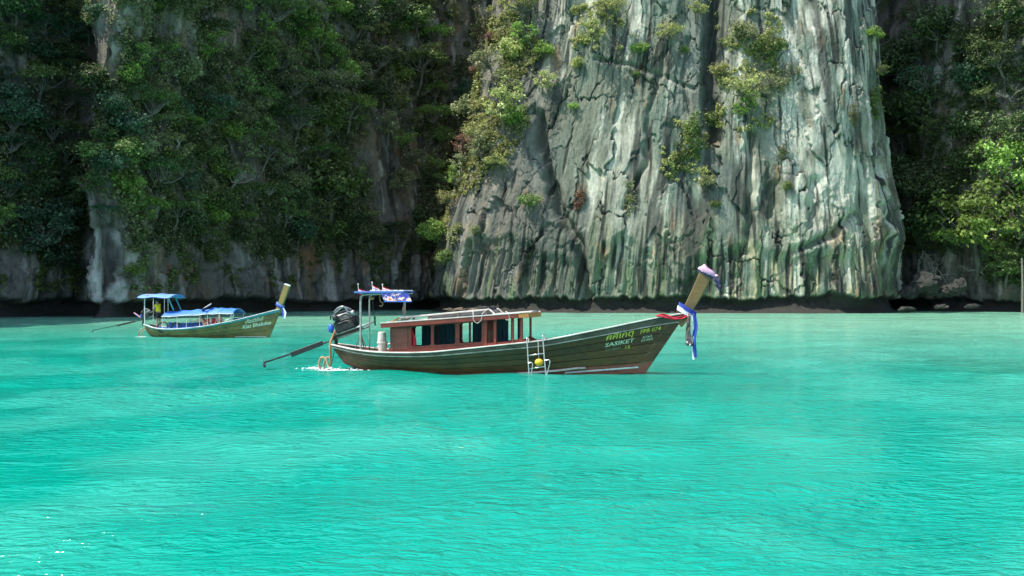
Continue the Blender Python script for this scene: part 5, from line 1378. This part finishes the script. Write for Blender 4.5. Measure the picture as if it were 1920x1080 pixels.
MB().tube([(-4.3, -.05, 1.06), (-3.85, -.20, 1.22), (-3.72, -.24, 1.36)], .022, 7).build('tiller', M['steel'], en2, (-4.62, .05, 1.02), smooth=True)
MB().beam((-5.2, .0, 1.40), (-4.75, .0, 1.12), .08, .05).build('engine_lid', M['pink'], en2, (-4.62, .05, 1.02), bevel=.01)
# ---- people
def skin_body(name, verts, edges, rad, mat, parent, org, levels=2, root=0):
    me = bpy.data.meshes.new(name); me.from_pydata([tuple(np.array(v) - np.array(org)) for v in verts], edges, [])
    o = bpy.data.objects.new('tmp', me); COL.objects.link(o)
    md = o.modifiers.new('skin', 'SKIN'); md.use_smooth_shade = True
    for i, r in enumerate(rad):
        sv = me.skin_vertices[0].data[i]; sv.radius = (r, r) if not isinstance(r, tuple) else r; sv.use_root = (i == root)
    ss = o.modifiers.new('sub', 'SUBSURF'); ss.levels = ss.render_levels = levels
    dg = bpy.context.evaluated_depsgraph_get(); m2 = bpy.data.meshes.new_from_object(o.evaluated_get(dg)); m2.name = name
    bpy.data.objects.remove(o); bpy.data.meshes.remove(me)
    m2.materials.clear(); m2.materials.append(mat)
    m2.polygons.foreach_set('use_smooth', np.ones(len(m2.polygons), dtype=bool))
    return obj(name, m2, parent)
def person(B, org, label, J, matskin, clothes, hair_long=False):
    """J: joints in boat coordinates"""
    e = B.thing('person', org, label, 'person')
    order = ['pelvis', 'waist', 'chest', 'neck', 'headb', 'headt', 'nose']
    V = [J[k] for k in order]; E_ = [(0, 1), (1, 2), (2, 3), (3, 4), (4, 5), (4, 6)]; rad = [.125, .115, .14, .055, .085, .075, .022]
    idx = {k: i for i, k in enumerate(order)}
    def chain(keys, rads, base):
        p = idx[base]
        for k, r in zip(keys, rads):
            V.append(J[k]); rad.append(r); E_.append((p, len(V) - 1)); p = len(V) - 1; idx[k] = p
    for s_2 in 'ab':
        chain(['sh' + s_2, 'el' + s_2, 'wr' + s_2, 'ha' + s_2], [.062, .042, .030, .034], 'chest')
        chain(['hi' + s_2, 'kn' + s_2, 'an' + s_2, 'to' + s_2], [.095, .062, .040, .035], 'pelvis')
        h, w_ = np.array(J['ha' + s_2]), np.array(J['wr' + s_2]); d = h - w_; d /= np.linalg.norm(d) + 1e-9
        sd = np.cross(d, (0, 0, 1)); sd /= np.linalg.norm(sd) + 1e-9
        for q in (-1.5, -.5, .5, 1.5):
            V.append(tuple(h + sd * .016 * q + d * .05)); rad.append(.010); E_.append((idx['ha' + s_2], len(V) - 1))
            V.append(tuple(h + sd * .017 * q + d * .09 + np.array((0, 0, -.02)))); rad.append(.008); E_.append((len(V) - 2, len(V) - 1))
        V.append(tuple(h + sd * .04 + d * .02)); rad.append(.011); E_.append((idx['ha' + s_2], len(V) - 1))
    skin_body('body', V, E_, rad, matskin, e, org)
    hb, ht = np.array(J['headb']), np.array(J['headt']); c_ = (hb + ht) / 2; back = hb - np.array(J['nose']); back /= np.linalg.norm(back)
    m = MB().blob(tuple(c_ + np.array((0, 0, .035)) + back * .03), (.098, .092, .095), 14, 9, .02, 5)
    if hair_long: m.blob(tuple(c_ + np.array((0, 0, -.06)) + back * .075), (.07, .085, .15), 12, 8, .03, 6)
    m.build('hair', M['hair'], e, org, smooth=True)
    for nm, mt, keys, eds, rs in clothes:
        skin_body(nm, [J[k] for k in keys], eds, rs, mt, e, org)
    return e
fx = -3.56; fz = .60
man = dict(pelvis=(fx + .05, -.12, fz + .80), waist=(fx + .04, -.12, fz + .98), chest=(fx, -.12, fz + 1.20), neck=(fx - .02, -.12, fz + 1.36), headb=(fx - .04, -.12, fz + 1.43), headt=(fx - .035, -.12, fz + 1.55), nose=(fx - .14, -.12, fz + 1.45),
           sha=(fx, -.29, fz + 1.27), ela=(fx - .10, -.34, fz + 1.02), wra=(fx - .27, -.28, fz + .88), haa=(fx - .33, -.26, fz + .85),
           shb=(fx, .06, fz + 1.27), elb=(fx - .12, .10, fz + 1.03), wrb=(fx - .30, .04, fz + .90), hab=(fx - .36, .02, fz + .88),
           hia=(fx + .05, -.20, fz + .74), kna=(fx + .02, -.21, fz + .42), ana=(fx + .08, -.21, fz + .05), toa=(fx - .08, -.22, fz + .02),
           hib=(fx + .05, -.03, fz + .74), knb=(fx + .06, -.02, fz + .42), anb=(fx + .14, -.02, fz + .05), tob=(fx - .02, -.02, fz + .02))
man['ela2'] = tuple(np.array(man['sha']) * .45 + np.array(man['ela']) * .55); man['elb2'] = tuple(np.array(man['shb']) * .45 + np.array(man['elb']) * .55)
man['kna2'] = tuple(np.array(man['hia']) * .15 + np.array(man['kna']) * .85); man['knb2'] = tuple(np.array(man['hib']) * .15 + np.array(man['knb']) * .85)
person(BB, (fx, -.12, fz), 'man in yellow shirt and black shorts standing at the far boat tiller', man, M['skin'],
       [('shirt', M['yshirt'], ['pelvis', 'waist', 'chest', 'sha', 'ela2', 'shb', 'elb2'], [(0, 1), (1, 2), (2, 3), (3, 4), (2, 5), (5, 6)], [.16, .15, .165, .088, .082, .088, .082]),
        ('shorts', M['shorts'], ['pelvis', 'hia', 'kna2', 'hib', 'knb2'], [(0, 1), (1, 2), (0, 3), (3, 4)], [.14, .118, .105, .118, .105])])
wx0, wz0 = .55, .62
wom = dict(pelvis=(wx0, -.30, wz0 + .10), waist=(wx0, -.30, wz0 + .27), chest=(wx0, -.30, wz0 + .46), neck=(wx0, -.30, wz0 + .60), headb=(wx0, -.30, wz0 + .67), headt=(wx0, -.29, wz0 + .78), nose=(wx0 - .01, -.40, wz0 + .70),
           sha=(wx0 - .16, -.30, wz0 + .52), ela=(wx0 - .22, -.32, wz0 + .28), wra=(wx0 - .20, -.44, wz0 + .10), haa=(wx0 - .19, -.48, wz0 + .06),
           shb=(wx0 + .16, -.30, wz0 + .52), elb=(wx0 + .23, -.32, wz0 + .28), wrb=(wx0 + .21, -.44, wz0 + .10), hab=(wx0 + .20, -.48, wz0 + .06),
           hia=(wx0 - .09, -.34, wz0 + .05), kna=(wx0 - .12, -.58, wz0 + .10), ana=(wx0 - .11, -.58, wz0 - .25), toa=(wx0 - .11, -.66, wz0 - .28),
           hib=(wx0 + .09, -.34, wz0 + .05), knb=(wx0 + .12, -.58, wz0 + .10), anb=(wx0 + .11, -.58, wz0 - .25), tob=(wx0 + .11, -.66, wz0 - .28))
person(BB, (wx0, -.30, wz0), 'woman in a black bandeau top sitting under the forward end of the far boat awning', wom, M['skinp'],
       [('bandeau', M['shorts'], ['waist', 'chest'], [(0, 1)], [.10, .148]), ('swim_brief', M['shorts'], ['pelvis', 'hia', 'hib'], [(0, 1), (0, 2)], [.135, .105, .105])])
for k in ('waist',): wom[k] = wom[k]
lx0, lz0 = -.42, .66
lou = dict(pelvis=(lx0 + .10, -.42, lz0 + .06), waist=(lx0 + .06, -.42, lz0 + .22), chest=(lx0 - .02, -.42, lz0 + .38), neck=(lx0 - .08, -.42, lz0 + .50), headb=(lx0 - .13, -.42, lz0 + .57), headt=(lx0 - .13, -.42, lz0 + .68), nose=(lx0 - .22, -.45, lz0 + .57),
           sha=(lx0 - .06, -.56, lz0 + .43), ela=(lx0 - .32, -.58, lz0 + .30), wra=(lx0 - .55, -.56, lz0 + .28), haa=(lx0 - .61, -.56, lz0 + .28),
           shb=(lx0 - .04, -.27, lz0 + .43), elb=(lx0 - .20, -.22, lz0 + .25), wrb=(lx0 - .38, -.25, lz0 + .22), hab=(lx0 - .43, -.26, lz0 + .21),
           hia=(lx0 + .12, -.50, lz0 + .04), kna=(lx0 + .36, -.54, lz0 + .24), ana=(lx0 + .44, -.54, lz0 - .10), toa=(lx0 + .52, -.55, lz0 - .12),
           hib=(lx0 + .12, -.32, lz0 + .04), knb=(lx0 + .36, -.28, lz0 + .24), anb=(lx0 + .44, -.28, lz0 - .10), tob=(lx0 + .52, -.28, lz0 - .12))
person(BB, (lx0, -.42, lz0), 'dark haired passenger in coral swimwear leaning an arm along the far boat rail', lou, M['skinp'],
       [('swimsuit', M['swim'], ['pelvis', 'waist', 'chest'], [(0, 1), (1, 2)], [.135, .125, .15])], hair_long=True)
# ropes at the stern and splashes
for P, lab in (([(-4.2, -.35, .55), (-4.45, -.4, .42), (-4.68, -.38, .22), (-4.60, -.34, .03)], 'pale rope coil dipping in the water at the far boat stern, outer loop'), ([(-4.15, -.38, .40), (-4.35, -.42, .34), (-4.48, -.4, .18), (-4.40, -.36, .02)], 'pale rope loop close under the far boat stern, inner loop')):
    BB.single(MB().tube(smooth_path(P), .03, 6), 'rope', M['rope'], P[0], lab, 'rope', 'ropes at the far boat stern', smooth=True)

# ------------------------------------------------------------------ rocks at the foot of the cliffs
def boulder(X, Y, Z, r, label, group, seed, col=None):
    g = np.random.default_rng(seed)
    m = MB().blob((0, 0, 0), (1, 1, 1), 30, 18); V = np.array(m.V)
    f1, f2, cid = worley(V[:, 0] * 1.5 + V[:, 1] + seed, V[:, 2] * 1.5 - V[:, 1] * .7, seed)
    n = 1 + .45 * fbm(V[:, 0] * 1.2 + seed, V[:, 1] * 1.2, V[:, 2] * 1.2, 5, seed, .6) + .38 * (cid - .5) - .16 * (1 - sst(0, .12, f2 - f1))
    V = V * n[:, None] * np.array(r)
    me = mesh_np('boulder', V, m.F, [M_ROCK], smooth=False)
    base = np.array(col or (.30, .30, .285)); t = fbm(V[:, 0] * 1.3, V[:, 1] * 1.3, V[:, 2] * .7, 3, seed + 1)
    c = mixc(np.ones((len(V), 3)) * base, (.08, .08, .07), sst(0, .4, t)); c = mixc(c, (.04, .042, .038), 1 - sst(.15, .6, V[:, 2] + Z))
    set_color(me, c)
    o = obj('boulder', me); o.location = (X, Y, Z); o.rotation_euler = (0, 0, g.uniform(0, 6))
    return tag(o, label, 'boulder', group)
GBR = 'boulders on the right shore'
for px, py, Y, r, lab, sd in (
    (1736, 532, 158, (2.2, 1.8, 1.5), 'largest pale boulder on the shore right of the buttress', 1),
    (1780, 545, 157, (1.5, 1.2, .9), 'pale slab just right of the largest boulder', 2),
    (1705, 548, 158, (1.3, 1.2, .9), 'pale boulder between the buttress foot and the largest boulder', 3),
    (1800, 536, 158, (1.0, .9, 1.0), 'small upright boulder near the outcrop on the right', 4),
    (1765, 575, 154, (1.3, .8, .35), 'low dark wet rock at the waterline below the pale slab', 5),
    (1822, 574, 153, (1.1, .8, .35), 'low dark wet rock at the waterline further right', 6),
    (1700, 580, 152, (1.4, .9, .4), 'low dark wet rock at the buttress foot', 7)):
    boulder((px - 960) / FPX * Y, Y, CAM_H - (py - HY) / FPX * Y, r, lab, GBR, sd, (.05, .06, .035) if sd > 7 else (.04, .041, .037))
for px, Y, r, lab, sd in ((842, 160, (1.3, .9, .5), 'jagged brown rock at the waterline under the left corner of the buttress', 21), (862, 157, (1.5, .8, .55), 'jagged brown rock just behind the cabin roof of the near boat, left one', 22), (890, 156, (1.2, .8, .5), 'jagged brown rock just behind the cabin roof of the near boat, right one', 23)):
    boulder((px - 960) / FPX * Y, Y, .15, r, lab, 'rocks under the buttress corner', sd, (.20, .15, .11))
# the pale straight trunk at the right edge
tk = empty('tree', ((1917 - 960) / FPX * 156, 156, 0)); tag(tk, 'grey straight bare trunk standing at the shore at the right picture edge', 'tree')
obj('trunk', mesh_np('straight_trunk', *tube(bent(np.random.default_rng(3), (0, 0, -.3), (.1, .3, 7.8), 3, .006), np.linspace(.20, .12, 3), 8), [BARK['grey']]), tk)

# ------------------------------------------------------------------ foam where ropes and hull break the water
M_FOAM = surf_mat('foam', (.86, .88, .88), .6, .05, 9)
gf = np.random.default_rng(77)
def foam(B, name, cs, n, hh_):
    m = MB()
    for _ in range(n):
        c = cs[gf.integers(len(cs))]; r = gf.uniform(.006, .026)
        x, y = c[0] + gf.normal() * c[2], c[1] + gf.normal() * c[2] * .6
        w_ = B.M @ Vector((x, y, 0)); z = float(wave(np.array(w_.x), np.array(w_.y)))
        m.blob((x, y, z + abs(gf.normal()) * hh_ * math.exp(-3 * abs(x - c[0]))), (r * 2.0, r * 1.2, r * .4), 7, 4, .3, int(gf.integers(1e6)))
    o = m.build(name, M_FOAM, None, (0, 0, 0)); o.matrix_world = B.M
    return tag(o, kind='stuff')
foam(BA, 'foam', [(-5.35, -.15, .16), (-5.1, -.35, .22), (-4.7, -.62, .2), (-5.6, -.1, .18), (-5.2, -.2, .12), (-4.3, -.8, .25), (-5.7, -.1, .3)], 420, .05)
foam(BB, 'foam', [(-4.35, -.45, .12), (-4.6, -.4, .12), (-4.2, -.5, .15)], 70, .03)
